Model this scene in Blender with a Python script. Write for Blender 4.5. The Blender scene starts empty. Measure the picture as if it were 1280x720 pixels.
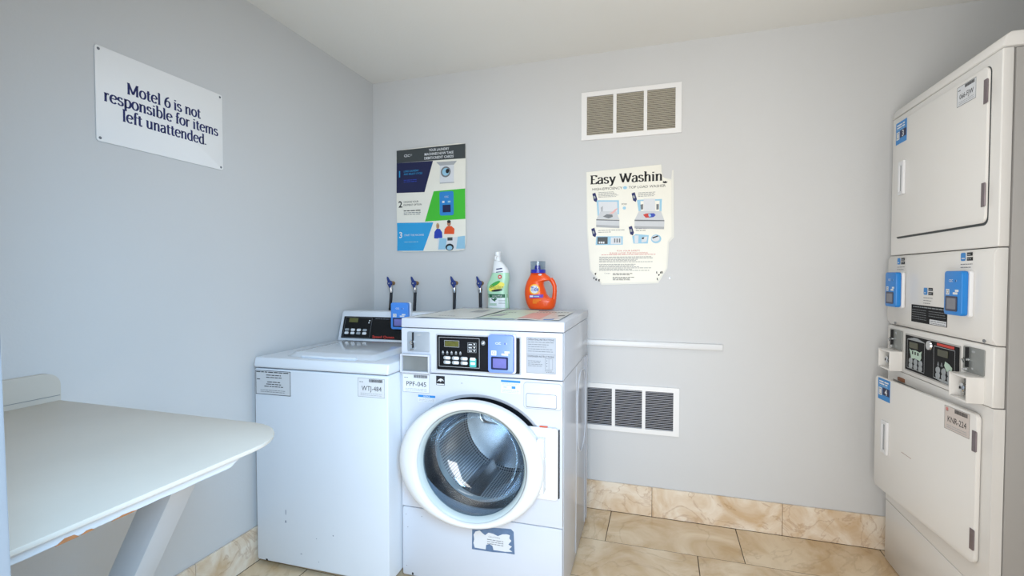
import bpy, bmesh, math, random
from mathutils import Vector, Matrix
random.seed(7)
R = math.radians
scene = bpy.context.scene
C = scene.collection

# ------------------------------------------------------------ camera, sky, lights, exposure
cam_d = bpy.data.cameras.new('camera')
cam_d.sensor_width = 36.0
cam_d.lens = 16.867
cam_d.clip_start = 0.02
cam = bpy.data.objects.new('camera', cam_d)
cam.location = (1.6697, -2.5357, 1.2348)
cam.rotation_euler = (R(90 - 1.5214), 0, R(17.3447))
C.objects.link(cam)
scene.camera = cam

world = bpy.data.worlds.new('sky')
scene.world = world
world.use_nodes = True
world.node_tree.nodes['Background'].inputs[0].default_value = (0.62, 0.78, 1.0, 1)
world.node_tree.nodes['Background'].inputs[1].default_value = 0.6

def area_light(name, loc, rot, sx, sy, watts, col):
    d = bpy.data.lights.new(name, 'AREA')
    d.shape = 'RECTANGLE'; d.size = sx; d.size_y = sy
    d.energy = watts; d.color = col
    o = bpy.data.objects.new(name, d)
    o.location = loc; o.rotation_euler = rot
    C.objects.link(o)
    return o
def aim(o, target):
    o.rotation_euler = (Vector(target) - Vector(o.location)).to_track_quat('-Z', 'Y').to_euler()
    return o
# daylight through the open doorway behind the camera: cool light from the sky coming down,
# warmer light thrown up and in from the sunlit ground outside
sky = aim(area_light('doorway_sky_light', (1.85, -2.50, 1.55), (0, 0, 0), 0.45, 0.8, 11.5, (0.36, 0.66, 1.0)), (0.20, -0.60, 0.10))
sky.data.spread = R(100)
gnd = aim(area_light('doorway_ground_light', (1.60, -2.70, 0.95), (0, 0, 0), 0.95, 1.7, 29, (1.0, 0.96, 0.91)), (1.95, 0.0, 1.7))
gnd.data.spread = R(150)
# the room's ceiling lamp (over the middle of the room, above the frame)
area_light('ceiling_lamp_light', (1.55, -1.35, 2.33), (0, 0, 0), 1.2, 0.5, 6.0, (1.0, 0.965, 0.92))

vs = scene.view_settings
vs.view_transform = 'Standard'
vs.look = 'None'
vs.gamma = 1.0
vs.use_curve_mapping = False
vs.exposure = 0.10

# ------------------------------------------------------------ materials
def lin(c):
    out = []
    for v in c[:3]:
        v = v / 255.0
        out.append(v / 12.92 if v <= 0.04045 else ((v + 0.055) / 1.055) ** 2.4)
    return tuple(out) + (1.0,)

_M = {}
def mat(name, col, rough=0.5, metal=0.0, spec=0.5, var=0.04, scale=6.0, bump=0.0, bscale=60.0, coat=0.0):
    """Principled material with a faint procedural colour variation and optional fine relief."""
    if name in _M:
        return _M[name]
    m = bpy.data.materials.new(name); m.use_nodes = True
    nt = m.node_tree; b = nt.nodes['Principled BSDF']
    b.inputs['Roughness'].default_value = rough
    b.inputs['Metallic'].default_value = metal
    b.inputs['Specular IOR Level'].default_value = spec
    b.inputs['Coat Weight'].default_value = coat
    b.inputs['Coat Roughness'].default_value = 0.12
    tc = nt.nodes.new('ShaderNodeTexCoord')
    nz = nt.nodes.new('ShaderNodeTexNoise')
    nz.inputs['Scale'].default_value = scale; nz.inputs['Detail'].default_value = 4
    nt.links.new(tc.outputs['Object'], nz.inputs['Vector'])
    rp = nt.nodes.new('ShaderNodeValToRGB')
    l = lin(col)
    rp.color_ramp.elements[0].position = 0.3; rp.color_ramp.elements[1].position = 0.7
    rp.color_ramp.elements[0].color = tuple(max(0, x * (1 - var)) for x in l[:3]) + (1,)
    rp.color_ramp.elements[1].color = tuple(min(1, x * (1 + var)) for x in l[:3]) + (1,)
    nt.links.new(nz.outputs['Fac'], rp.inputs['Fac'])
    nt.links.new(rp.outputs['Color'], b.inputs['Base Color'])
    if bump > 0:
        n2 = nt.nodes.new('ShaderNodeTexNoise')
        n2.inputs['Scale'].default_value = bscale; n2.inputs['Detail'].default_value = 3
        nt.links.new(tc.outputs['Object'], n2.inputs['Vector'])
        bp = nt.nodes.new('ShaderNodeBump')
        bp.inputs['Strength'].default_value = bump; bp.inputs['Distance'].default_value = 0.004
        nt.links.new(n2.outputs['Fac'], bp.inputs['Height'])
        nt.links.new(bp.outputs['Normal'], b.inputs['Normal'])
    _M[name] = m
    return m

def marble(name, light, mid, vein, scale, rough, vs_=0.3):
    """Glazed stone-look tile: cloudy cream with brown drifts and thin veins, different on every tile."""
    m = bpy.data.materials.new(name); m.use_nodes = True
    nt = m.node_tree; b = nt.nodes['Principled BSDF']; N = nt.nodes.new; L = nt.links.new
    b.inputs['Roughness'].default_value = rough
    tc = N('ShaderNodeTexCoord'); oi = N('ShaderNodeObjectInfo')
    mul = N('ShaderNodeVectorMath'); mul.operation = 'SCALE'
    cmb = N('ShaderNodeCombineXYZ')
    for k in range(3): L(oi.outputs['Random'], cmb.inputs[k])
    L(cmb.outputs[0], mul.inputs[0]); mul.inputs['Scale'].default_value = 37.0
    add = N('ShaderNodeVectorMath'); add.operation = 'ADD'
    L(tc.outputs['Object'], add.inputs[0]); L(mul.outputs[0], add.inputs[1])
    n1 = N('ShaderNodeTexNoise'); n1.inputs['Scale'].default_value = scale; n1.inputs['Detail'].default_value = 6
    n1.inputs['Distortion'].default_value = 1.6; n1.inputs['Roughness'].default_value = 0.58
    L(add.outputs[0], n1.inputs['Vector'])
    r1 = N('ShaderNodeValToRGB'); e = r1.color_ramp.elements
    e[0].position = 0.36; e[0].color = lin(light); e[1].position = 0.66; e[1].color = lin(mid)
    L(n1.outputs['Fac'], r1.inputs['Fac'])
    n2 = N('ShaderNodeTexNoise'); n2.inputs['Scale'].default_value = scale * 0.8; n2.inputs['Detail'].default_value = 8
    n2.inputs['Distortion'].default_value = 2.4
    L(add.outputs[0], n2.inputs['Vector'])
    r2 = N('ShaderNodeValToRGB'); e = r2.color_ramp.elements
    e[0].position = 0.485; e[0].color = (0, 0, 0, 1); e[1].position = 0.5; e[1].color = (0.62, 0.62, 0.62, 1)
    e[1].color = (vs_, vs_, vs_, 1)
    x = e.new(0.53); x.color = (0, 0, 0, 1)
    L(n2.outputs['Fac'], r2.inputs['Fac'])
    mx = N('ShaderNodeMix'); mx.data_type = 'RGBA'
    L(r2.outputs['Color'], mx.inputs['Factor']); L(r1.outputs['Color'], mx.inputs['A'])
    mx.inputs['B'].default_value = lin(vein)
    L(mx.outputs['Result'], b.inputs['Base Color'])
    return m

def clear(name, col, refl=0.06, rough=0.03):
    """Thin clear plastic or glass: see-through with a Fresnel reflection."""
    m = bpy.data.materials.new(name); m.use_nodes = True
    nt = m.node_tree; N = nt.nodes.new; L = nt.links.new
    nt.nodes.remove(nt.nodes['Principled BSDF'])
    t = N('ShaderNodeBsdfTransparent'); t.inputs[0].default_value = lin(col)
    g = N('ShaderNodeBsdfGlossy'); g.inputs['Roughness'].default_value = rough
    f = N('ShaderNodeLayerWeight'); f.inputs['Blend'].default_value = 0.5
    pw = N('ShaderNodeMath'); pw.operation = 'POWER'; pw.inputs[1].default_value = 3.5
    L(f.outputs['Facing'], pw.inputs[0])
    a = N('ShaderNodeMath'); a.operation = 'MULTIPLY_ADD'; a.use_clamp = True; a.inputs[1].default_value = 0.55; a.inputs[2].default_value = refl
    L(pw.outputs[0], a.inputs[0])
    mx = N('ShaderNodeMixShader')
    L(a.outputs[0], mx.inputs[0]); L(t.outputs[0], mx.inputs[1]); L(g.outputs[0], mx.inputs[2])
    L(mx.outputs[0], nt.nodes['Material Output'].inputs[0])
    return m

def perforated(name):
    """Brushed stainless steel with a regular pattern of small drain holes."""
    m = bpy.data.materials.new(name); m.use_nodes = True
    nt = m.node_tree; b = nt.nodes['Principled BSDF']; N = nt.nodes.new; L = nt.links.new
    b.inputs['Metallic'].default_value = 0.85; b.inputs['Roughness'].default_value = 0.34
    tc = N('ShaderNodeTexCoord'); sep = N('ShaderNodeSeparateXYZ'); L(tc.outputs['Object'], sep.inputs[0])
    def M_(op, a_, b_):
        q = N('ShaderNodeMath'); q.operation = op
        for k_, x_ in ((0, a_), (1, b_)):
            if isinstance(x_, (int, float)): q.inputs[k_].default_value = x_
            else: L(x_, q.inputs[k_])
        return q.outputs[0]
    ang = M_('ARCTAN2', M_('SUBTRACT', sep.outputs['Z'], 0.535), M_('SUBTRACT', sep.outputs['X'], 0.328))
    cb = N('ShaderNodeCombineXYZ'); L(M_('MULTIPLY', ang, 0.243), cb.inputs[0]); L(sep.outputs['Y'], cb.inputs[1])
    v = N('ShaderNodeTexVoronoi'); v.voronoi_dimensions = '2D'; v.inputs['Scale'].default_value = 85; v.inputs['Randomness'].default_value = 0.0
    L(cb.outputs[0], v.inputs['Vector'])
    r = N('ShaderNodeValToRGB'); e = r.color_ramp.elements
    e[0].position = 0.30; e[0].color = lin((70, 82, 105)); e[1].position = 0.36; e[1].color = lin((222, 228, 236))
    L(v.outputs['Distance'], r.inputs['Fac']); L(r.outputs['Color'], b.inputs['Base Color'])
    return m

PAINT = mat('wall_paint', (208, 209, 209), 0.55, spec=0.35, var=0.012, scale=1.3, bump=0.10, bscale=140)
CEIL = mat('ceiling_paint', (232, 231, 226), 0.7, spec=0.2, var=0.012, scale=1.5, bump=0.12, bscale=90)
TRIMW = mat('white_trim_paint', (228, 229, 230), 0.4, var=0.02, scale=3)
GROUT = mat('grout', (74, 62, 50), 0.9, var=0.1, scale=30)
CAULK = mat('caulk', (150, 132, 110), 0.8)
FLOOR = marble('floor_tile_glaze', (228, 208, 178), (200, 170, 130), (142, 108, 74), 3.0, 0.22, 0.22)
BASE = marble('baseboard_tile_glaze', (236, 224, 206), (208, 180, 144), (164, 122, 84), 5.0, 0.28, 0.4)
ENAMEL = mat('white_enamel', (203, 207, 215), 0.15, spec=0.2, var=0.008, scale=4)
ENAMEL2 = mat('white_washer_enamel', (220, 226, 233), 0.28, var=0.008, scale=4, coat=0.1)
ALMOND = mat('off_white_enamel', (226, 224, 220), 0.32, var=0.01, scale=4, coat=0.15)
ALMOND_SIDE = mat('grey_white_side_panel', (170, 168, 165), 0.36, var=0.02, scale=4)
PLASTIC = mat('white_plastic', (228, 229, 231), 0.35, var=0.01)
RINGW = mat('white_door_plastic', (224, 226, 227), 0.3, var=0.008)
DARK = mat('dark_gap', (26, 27, 30), 0.8, var=0.1)
RUBBER = mat('rubber_gasket', (26, 29, 36), 0.9, spec=0.1, var=0.1)
BLACKP = mat('black_panel', (16, 18, 22), 0.55, spec=0.15, var=0.1)
GLOSSK = mat('gloss_black_panel', (10, 11, 13), 0.2, spec=0.3, var=0.1)
STEELG = mat('grey_coin_plate', (176, 184, 192), 0.35, metal=0.35, var=0.03, scale=20)
DULLG = mat('dull_grey_coin_plate', (140, 143, 141), 0.4, metal=0.35, var=0.03, scale=20)
CHROME = mat('chrome', (205, 208, 212), 0.12, metal=1.0, var=0.02)
STEEL = mat('stainless', (200, 206, 216), 0.25, metal=0.9, var=0.03, scale=9)
PERF = perforated('perforated_steel')
HINGE = mat('hinge_metal', (128, 118, 122), 0.4, metal=0.6, var=0.08, scale=40)
BRASS = mat('brass', (158, 124, 84), 0.35, metal=0.8, var=0.08, scale=60)
LEVER = mat('blue_lever', (34, 58, 128), 0.4)
HOSE = mat('black_hose', (26, 30, 38), 0.55, var=0.1, scale=40)
BLUE_LIT_STRONG = mat('strong_lit_blue_reader', (118, 146, 220), 0.35)  # same blue plastic as the dryer readers, strong light painted into the colour
BLUE_LIT = mat('lit_blue_reader', (72, 138, 222), 0.35)  # same blue plastic again, with some of its lighting painted into the colour
BLUE = mat('blue_reader', (30, 128, 208), 0.35)
SCREEN_P = mat('violet_screen', (112, 112, 178), 0.2, var=0.15, scale=18)
SCREEN_G = mat('grey_screen', (118, 120, 130), 0.2, var=0.1)
SCREEN_B = mat('dark_frame', (28, 38, 74), 0.3)
LCD = mat('olive_lcd', (92, 92, 44), 0.3, var=0.15, scale=90)
LCDK = mat('dark_lcd', (58, 60, 36), 0.3, var=0.1)
KEYW = mat('key_white', (222, 225, 228), 0.5)
KEYG = mat('key_grey', (150, 156, 160), 0.5)
TEAL = mat('teal_key', (72, 178, 170), 0.5)
MINT = mat('mint_print', (182, 206, 190), 0.5)
INK = mat('black_ink', (30, 31, 34), 0.7)
INKG = mat('grey_ink', (118, 122, 126), 0.7)
INKL = mat('light_grey_ink', (170, 173, 176), 0.7)
NAVY = mat('navy_ink', (28, 38, 96), 0.6)
REDI = mat('red_ink', (198, 60, 50), 0.6)
PINKI = mat('faded_red_ink', (206, 128, 122), 0.6)
PAPER = mat('label_paper', (216, 219, 223), 0.6, var=0.02, scale=30)
PAPERG = mat('grey_label', (200, 203, 206), 0.5, var=0.02, scale=30)
PAPERP = mat('pinkish_label', (206, 196, 190), 0.6, var=0.02, scale=30)
CREAM = mat('cream_poster', (236, 234, 222), 0.45, var=0.02, scale=8)
CREAME = mat('poster_edge', (226, 226, 218), 0.5, var=0.02)
SIGNW = mat('sign_white', (242, 242, 241), 0.35, var=0.008, scale=3)
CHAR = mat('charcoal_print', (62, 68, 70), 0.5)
NAVYP = mat('navy_print', (20, 28, 72), 0.5)
SKYP = mat('sky_blue_print', (44, 158, 216), 0.5)
GREENP = mat('green_print', (66, 190, 52), 0.5)
PALEB = mat('pale_blue_print', (150, 196, 220), 0.5)
ORANGE_S = mat('orange_print', (222, 84, 36), 0.5)
COBALT = mat('cobalt_print', (34, 62, 170), 0.5)
SKIN = mat('skin_print', (176, 124, 96), 0.6)
HAIRB = mat('hair_print', (196, 172, 130), 0.6)
WOODW = mat('white_table_paint', (202, 196, 185), 0.42, var=0.03, scale=5, bump=0.05, bscale=30)
WOODE = mat('white_table_edge', (198, 199, 200), 0.4, var=0.02, scale=5)
RAWWOOD = mat('bare_wood', (164, 108, 66), 0.8, var=0.2, scale=40)
SLATB = mat('dusty_slat', (186, 180, 164), 0.6, var=0.04, scale=20)
SLATG = mat('grey_slat', (188, 192, 200), 0.6, var=0.04, scale=20)
DUCT = mat('dark_duct', (34, 32, 29), 0.9)
VENTW = mat('vent_white', (236, 236, 235), 0.4, var=0.01)
BOTTLEG = mat('pale_green_bottle', (172, 216, 184), 0.3, var=0.03, scale=20)
CAPW = mat('white_cap', (226, 230, 232), 0.35)
DGREEN = mat('dark_green_print', (22, 92, 58), 0.5)
MGREEN = mat('leaf_green_print', (60, 160, 72), 0.5)
YELLOW = mat('yellow_print', (238, 226, 92), 0.5)
ORANGE = mat('orange_plastic', (240, 84, 16), 0.3, var=0.02, scale=20)
CAPB = mat('royal_blue_cap', (40, 42, 168), 0.3)
PURPLE = mat('purple_print', (110, 60, 176), 0.5)
YORANGE = mat('yellow_orange_print', (250, 178, 48), 0.5)
STICKB = mat('blue_sticker', (44, 132, 202), 0.45, var=0.02)
PEEL = mat('peeled_label_backing', (92, 116, 148), 0.6, var=0.12, scale=60)
GRIME = mat('grime', (150, 158, 172), 0.6, var=0.15, scale=80)
BROWN = mat('brown_latch', (142, 92, 62), 0.6, var=0.1)
GLASS = clear('door_glass', (222, 234, 238), 0.10)
BOWLW = clear('bowl_wall_glass', (206, 222, 234), 0.40, 0.22)
CUP = clear('clear_cup', (214, 224, 232), 0.06, 0.15)
RIM = mat('glass_rim', (196, 210, 212), 0.18, var=0.03)

# ------------------------------------------------------------ mesh builder
class MB:
    def __init__(s):
        s.v = []; s.f = []; s.mi = []; s.mats = []
    def slot(s, m):
        if m not in s.mats: s.mats.append(m)
        return s.mats.index(m)
    def add(s, vs_, fs, m):
        o = len(s.v); k = s.slot(m)
        s.v += [tuple(p) for p in vs_]
        for f in fs:
            s.f.append(tuple(o + i for i in f)); s.mi.append(k)
        return s
    def box(s, x0, x1, y0, y1, z0, z1, m):
        p = [(x, y, z) for x in (x0, x1) for y in (y0, y1) for z in (z0, z1)]
        return s.add(p, [(0, 1, 3, 2), (4, 6, 7, 5), (0, 4, 5, 1), (2, 3, 7, 6), (0, 2, 6, 4), (1, 5, 7, 3)], m)
    def prism(s, poly, y0, y1, m):
        n = len(poly)
        p = [(a, y0, b) for a, b in poly] + [(a, y1, b) for a, b in poly]
        f = [tuple(range(n)), tuple(range(2 * n - 1, n - 1, -1))]
        f += [(i, (i + 1) % n, n + (i + 1) % n, n + i) for i in range(n)]
        return s.add(p, f, m)
    def zprism(s, poly, z0, z1, m):
        n = len(poly)
        p = [(a, b, z0) for a, b in poly] + [(a, b, z1) for a, b in poly]
        f = [tuple(range(n)), tuple(range(2 * n - 1, n - 1, -1))]
        f += [(i, (i + 1) % n, n + (i + 1) % n, n + i) for i in range(n)]
        return s.add(p, f, m)
    def xprism(s, poly, x0, x1, m):
        n = len(poly)
        p = [(x0, a, b) for a, b in poly] + [(x1, a, b) for a, b in poly]
        f = [tuple(range(n)), tuple(range(2 * n - 1, n - 1, -1))]
        f += [(i, (i + 1) % n, n + (i + 1) % n, n + i) for i in range(n)]
        return s.add(p, f, m)
    def flat(s, poly, y, m):
        return s.add([(a, y, b) for a, b in poly], [tuple(range(len(poly)))], m)
    def rect(s, u0, u1, z0, z1, y, m):
        return s.flat([(u0, z0), (u1, z0), (u1, z1), (u0, z1)], y, m)
    def ell(s, cu, cz, ru, rz, y, m, n=20):
        return s.flat([(cu + ru * math.cos(6.28319 * i / n), cz + rz * math.sin(6.28319 * i / n)) for i in range(n)], y, m)
    def frame(s, u0, u1, z0, z1, t, y, m):
        s.rect(u0, u1, z0, z0 + t, y, m); s.rect(u0, u1, z1 - t, z1, y, m)
        s.rect(u0, u0 + t, z0, z1, y, m); s.rect(u1 - t, u1, z0, z1, y, m)
        return s
    def greek(s, u0, u1, z, h, y, m):
        """a line of print too small to read: word-length dashes"""
        u = u0
        while u < u1 - h:
            w = min(random.uniform(1.5, 5) * h, u1 - u)
            s.rect(u, u + w, z, z + h * 0.62, y, m)
            u += w + h * 0.6
        return s
    def tube(s, path, r, m, n=12, cap=True):
        P = [Vector(p) for p in path]; rs = r if isinstance(r, (list, tuple)) else [r] * len(P)
        t0 = (P[1] - P[0]).normalized()
        up = Vector((0, 0, 1)) if abs(t0.z) < 0.9 else Vector((1, 0, 0))
        a = t0.cross(up).normalized()
        vs_ = []
        for i, p in enumerate(P):
            t = (P[min(i + 1, len(P) - 1)] - P[max(i - 1, 0)]).normalized()
            a = (a - t * a.dot(t)).normalized(); b = t.cross(a)
            for k in range(n):
                an = 6.2831853 * k / n
                vs_.append(p + (a * math.cos(an) + b * math.sin(an)) * rs[i])
        fs = []
        for i in range(len(P) - 1):
            for k in range(n):
                fs.append((i * n + k, i * n + (k + 1) % n, (i + 1) * n + (k + 1) % n, (i + 1) * n + k))
        if cap:
            fs.append(tuple(range(n))); fs.append(tuple(range(len(vs_) - 1, len(vs_) - 1 - n, -1)))
        return s.add(vs_, fs, m)
    def lathe(s, prof, c, m, axis='z', n=32):
        """prof: (radius, position along axis)"""
        vs_ = []; fs = []
        for r, h in prof:
            for k in range(n):
                a = 6.2831853 * k / n; x, y = r * math.cos(a), r * math.sin(a)
                vs_.append((c[0] + x, c[1] + y, c[2] + h) if axis == 'z' else (c[0] + x, c[1] + h, c[2] + y) if axis == 'y' else (c[0] + h, c[1] + x, c[2] + y))
        for i in range(len(prof) - 1):
            for k in range(n):
                fs.append((i * n + k, i * n + (k + 1) % n, (i + 1) * n + (k + 1) % n, (i + 1) * n + k))
        return s.add(vs_, fs, m)
    def text(s, t, u, z, size, y, m, align='l', fit=None, bold=0.0):
        vv, ff, w, u0 = glyphs(t, bold)
        sx = size
        if fit: sx = fit / w
        off = {'l': 0, 'c': -w * sx / 2, 'r': -w * sx}[align]
        return s.add([(u + off + (a - u0) * sx, y, z + b * size) for a, b in vv], ff, m)
    def build(s, name, parent=None, smooth=40, bevel=0.0, seg=2, recalc=True):
        me = bpy.data.meshes.new(name)
        me.from_pydata(s.v, [], s.f)
        for m in s.mats: me.materials.append(m)
        me.polygons.foreach_set('material_index', s.mi)
        if bevel or recalc:
            bm = bmesh.new(); bm.from_mesh(me)
            if recalc: bmesh.ops.recalc_face_normals(bm, faces=bm.faces)
            if bevel:
                ed = [e for e in bm.edges if len(e.link_faces) == 2 and e.calc_face_angle(0) > R(35)]
                bmesh.ops.bevel(bm, geom=ed, offset=bevel, segments=seg, profile=0.5, affect='EDGES', clamp_overlap=True)
            bm.to_mesh(me); bm.free()
        if smooth:
            me.shade_smooth(); me.set_sharp_from_angle(angle=R(smooth))
        o = bpy.data.objects.new(name, me); C.objects.link(o)
        if parent: o.parent = parent
        return o

_G = {}
def glyphs(t, bold):
    """flat outline of a word in Blender's built-in font, per unit size"""
    k = (t, bold)
    if k not in _G:
        c = bpy.data.curves.new('lettering', 'FONT'); c.body = t; c.size = 1.0
        c.resolution_u = 2; c.offset = bold; c.fill_mode = 'FRONT'
        o = bpy.data.objects.new('lettering', c); C.objects.link(o)
        bpy.context.view_layer.update()
        me = bpy.data.meshes.new_from_object(o.evaluated_get(bpy.context.evaluated_depsgraph_get()))
        vv = [(p.co.x, p.co.y) for p in me.vertices]; ff = [tuple(p.vertices) for p in me.polygons]
        bpy.data.objects.remove(o); bpy.data.curves.remove(c); bpy.data.meshes.remove(me)
        u0 = min(p[0] for p in vv); u1 = max(p[0] for p in vv)
        _G[k] = (vv, ff, u1 - u0, u0)
    return _G[k]

def rr(u0, u1, z0, z1, r, n=5):
    out = []
    for cx, cz, a in ((u1 - r, z1 - r, 0), (u0 + r, z1 - r, 90), (u0 + r, z0 + r, 180), (u1 - r, z0 + r, 270)):
        for i in range(n + 1):
            t = R(a + 90.0 * i / n); out.append((cx + r * math.cos(t), cz + r * math.sin(t)))
    return out

def thing(name, label, cat, loc=(0, 0, 0), rz=0.0, group=None):
    o = bpy.data.objects.new(name, None); C.objects.link(o)
    o.empty_display_size = 0.05
    o.location = loc; o.rotation_euler = (0, 0, R(rz))
    return tag(o, label, cat, group)
def tag(o, label, cat, group=None):
    o['label'] = label; o['category'] = cat
    if group: o['group'] = group
    return o
def struct(o):
    o['kind'] = 'structure'; return o

# serif lettering drawn with a broad pen -------------------------------------------------
def bez(p0, p1, p2, p3, n=10):
    return [tuple((1 - t) ** 3 * p0[k] + 3 * (1 - t) ** 2 * t * p1[k] + 3 * (1 - t) * t * t * p2[k] + t ** 3 * p3[k] for k in (0, 1)) for t in [i / n for i in range(n + 1)]]
def arc(cx, cy, rx, ry, a0, a1, n=18):
    return [(cx + rx * math.cos(R(a0 + (a1 - a0) * i / n)), cy + ry * math.sin(R(a0 + (a1 - a0) * i / n))) for i in range(n + 1)]
def serif_glyph(ch):
    """strokes and serif bars; x-height 0.5, ascender 0.76, capitals 0.7; returns strokes, serifs, advance"""
    S = []; F = []
    stem = lambda x, a, b: S.append([(x, a), (x, b)])
    foot = lambda x, z, w=0.09: F.append((x - w, x + w, z))
    flag = lambda x, z: F.append((x - 0.10, x + 0.03, z))
    arch = lambda x0, x1: S.append([(x0, 0.33)] + bez((x0, 0.36), (x0 + 0.06, 0.52), (x1, 0.56), (x1, 0.34)) + [(x1, 0.0)])
    if ch == 'o': S.append(arc(.26, .25, .2, .25, 0, 360, 28)); return S, F, .52
    if ch == 'e': S.append([(.09, .28), (.42, .28)]); S.append(arc(.26, .25, .2, .25, 8, 318, 26)); return S, F, .50
    if ch == 'c': S.append(arc(.26, .25, .2, .25, 40, 318, 26)); return S, F, .48
    if ch == 't': S.append([(.15, .64), (.15, .12)] + bez((.15, .10), (.15, -.02), (.25, -.02), (.32, .05), 6)); F.append((.02, .31, .475)); return S, F, .35
    if ch == 'l': stem(.13, 0, .76); foot(.13, .012); flag(.13, .748); return S, F, .27
    if ch == 'i': stem(.13, 0, .5); foot(.13, .012); flag(.13, .488); S.append([(.13, .62), (.13, .70)]); return S, F, .27
    if ch == 'n': stem(.12, 0, .5); foot(.12, .012); flag(.12, .488); arch(.12, .42); foot(.42, .012); return S, F, .55
    if ch == 'm':
        stem(.12, 0, .5); foot(.12, .012, .08); flag(.12, .488); arch(.12, .40); foot(.40, .012, .08); arch(.40, .68); foot(.68, .012, .08); return S, F, .82
    if ch == 'h': stem(.12, 0, .76); foot(.12, .012); flag(.12, .748); arch(.12, .42); foot(.42, .012); return S, F, .55
    if ch == 'u':
        S.append([(.12, .5), (.12, .18)] + bez((.12, .16), (.12, -.04), (.34, -.04), (.42, .14))); flag(.12, .488); stem(.42, 0, .5); flag(.42, .488); F.append((.42, .50, .012)); return S, F, .55
    if ch == 'r': stem(.12, 0, .5); foot(.12, .012); flag(.12, .488); S.append(bez((.12, .34), (.16, .48), (.26, .53), (.33, .45), 8)); return S, F, .37
    if ch == 's':
        S.append(bez((.33, .41), (.27, .53), (.07, .53), (.07, .38), 8) + bez((.07, .38), (.07, .22), (.36, .30), (.36, .13), 8)[1:] + bez((.36, .13), (.36, -.03), (.12, -.03), (.05, .11), 8)[1:]); return S, F, .42
    if ch == 'p': stem(.12, -.22, .5); foot(.12, -.21); flag(.12, .488); S.append(arc(.27, .25, .2, .25, 150, -150, 22)); return S, F, .53
    if ch == 'b': stem(.12, 0, .76); flag(.12, .748); S.append(arc(.27, .25, .2, .25, 150, -150, 22)); return S, F, .53
    if ch == 'd': stem(.42, 0, .76); flag(.42, .748); F.append((.42, .51, .012)); S.append(arc(.27, .25, .2, .25, 30, 330, 22)); return S, F, .55
    if ch == 'a':
        S.append(bez((.07, .39), (.11, .53), (.37, .55), (.37, .34), 9) + [(.37, .0)]); F.append((.37, .46, .012)); S.append(bez((.37, .30), (.22, .29), (.06, .26), (.06, .13), 8) + bez((.06, .13), (.06, -.05), (.30, -.03), (.37, .12), 8)[1:]); return S, F, .48
    if ch == 'f': S.append(bez((.33, .70), (.26, .80), (.14, .78), (.14, .58), 8) + [(.14, 0)]); foot(.14, .012); F.append((.02, .30, .475)); return S, F, .31
    if ch == 'y':
        S.append([(.08, .5), (.27, .02)]); S.append([(.44, .5), (.27, .02)] + bez((.25, -.04), (.2, -.2), (.12, -.22), (.05, -.17), 6)); F.append((0, .17, .488)); F.append((.36, .52, .488)); return S, F, .52
    if ch == 'M':
        stem(.12, 0, .7); stem(.72, 0, .7); S.append([(.12, .7), (.42, .06)]); S.append([(.72, .7), (.42, .06)]); foot(.12, .012); foot(.72, .012); F.append((.02, .14, .688)); F.append((.70, .82, .688)); return S, F, .86
    if ch == 'W':
        for a, b in ((.08, .28), (.48, .28), (.44, .66), (.86, .66)): S.append([(a, .7), (b, .02)])
        F.append((-.01, .18, .688)); F.append((.36, .54, .688)); F.append((.76, .94, .688)); return S, F, .93
    if ch == 'E':
        stem(.13, 0, .7); F.append((.02, .50, .02)); F.append((.02, .48, .68)); F.append((.13, .36, .36)); S.append([(.50, .0), (.50, .14)]); S.append([(.48, .56), (.48, .7)]); return S, F, .56
    if ch == '6':
        S.append(arc(.26, .22, .19, .22, 0, 360, 26)); S.append(bez((.40, .69), (.20, .66), (.07, .48), (.07, .22), 9)); return S, F, .50
    if ch == '.': S.append([(.08, .0), (.08, .07)]); return S, F, .18
    return S, F, .26
def serif_text(mb, text, u0, z0, width, height, y, m, thick=0.155, thin=0.065):
    """draws text so that it spans width; height is the scale of one unit vertically"""
    adv = sum(serif_glyph(c)[2] for c in text); k = width / adv; x = 0.0
    for c in text:
        st, fe, a = serif_glyph(c)
        for p in st:
            closed = len(p) > 3 and abs(p[0][0] - p[-1][0]) + abs(p[0][1] - p[-1][1]) < 1e-4
            n = len(p); Lf = []; Rt = []
            for i in range(n):
                q0 = p[i - 1] if i > 0 else (p[-2] if closed else p[0]); q1 = p[i + 1] if i < n - 1 else (p[1] if closed else p[-1])
                dx, dy = q1[0] - q0[0], q1[1] - q0[1]; l = math.hypot(dx, dy) or 1
                w = (thin + (thick - thin) * abs(dy / l) ** 1.3) / 2
                nx, ny = -dy / l * w, dx / l * w
                Lf.append((p[i][0] + nx, p[i][1] + ny)); Rt.append((p[i][0] - nx, p[i][1] - ny))
            vs_ = [(u0 + (x + a_) * k, y, z0 + b_ * height) for a_, b_ in Lf + Rt]
            mb.add(vs_, [(i, i + 1, n + i + 1, n + i) for i in range(n - 1)], m)
        for a0, a1, zz in fe:
            t = thin * 0.55
            mb.rect(u0 + (x + a0) * k, u0 + (x + a1) * k, z0 + (zz - t) * height, z0 + (zz + t) * height, y - 0.00005, m)
        x += a

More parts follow.
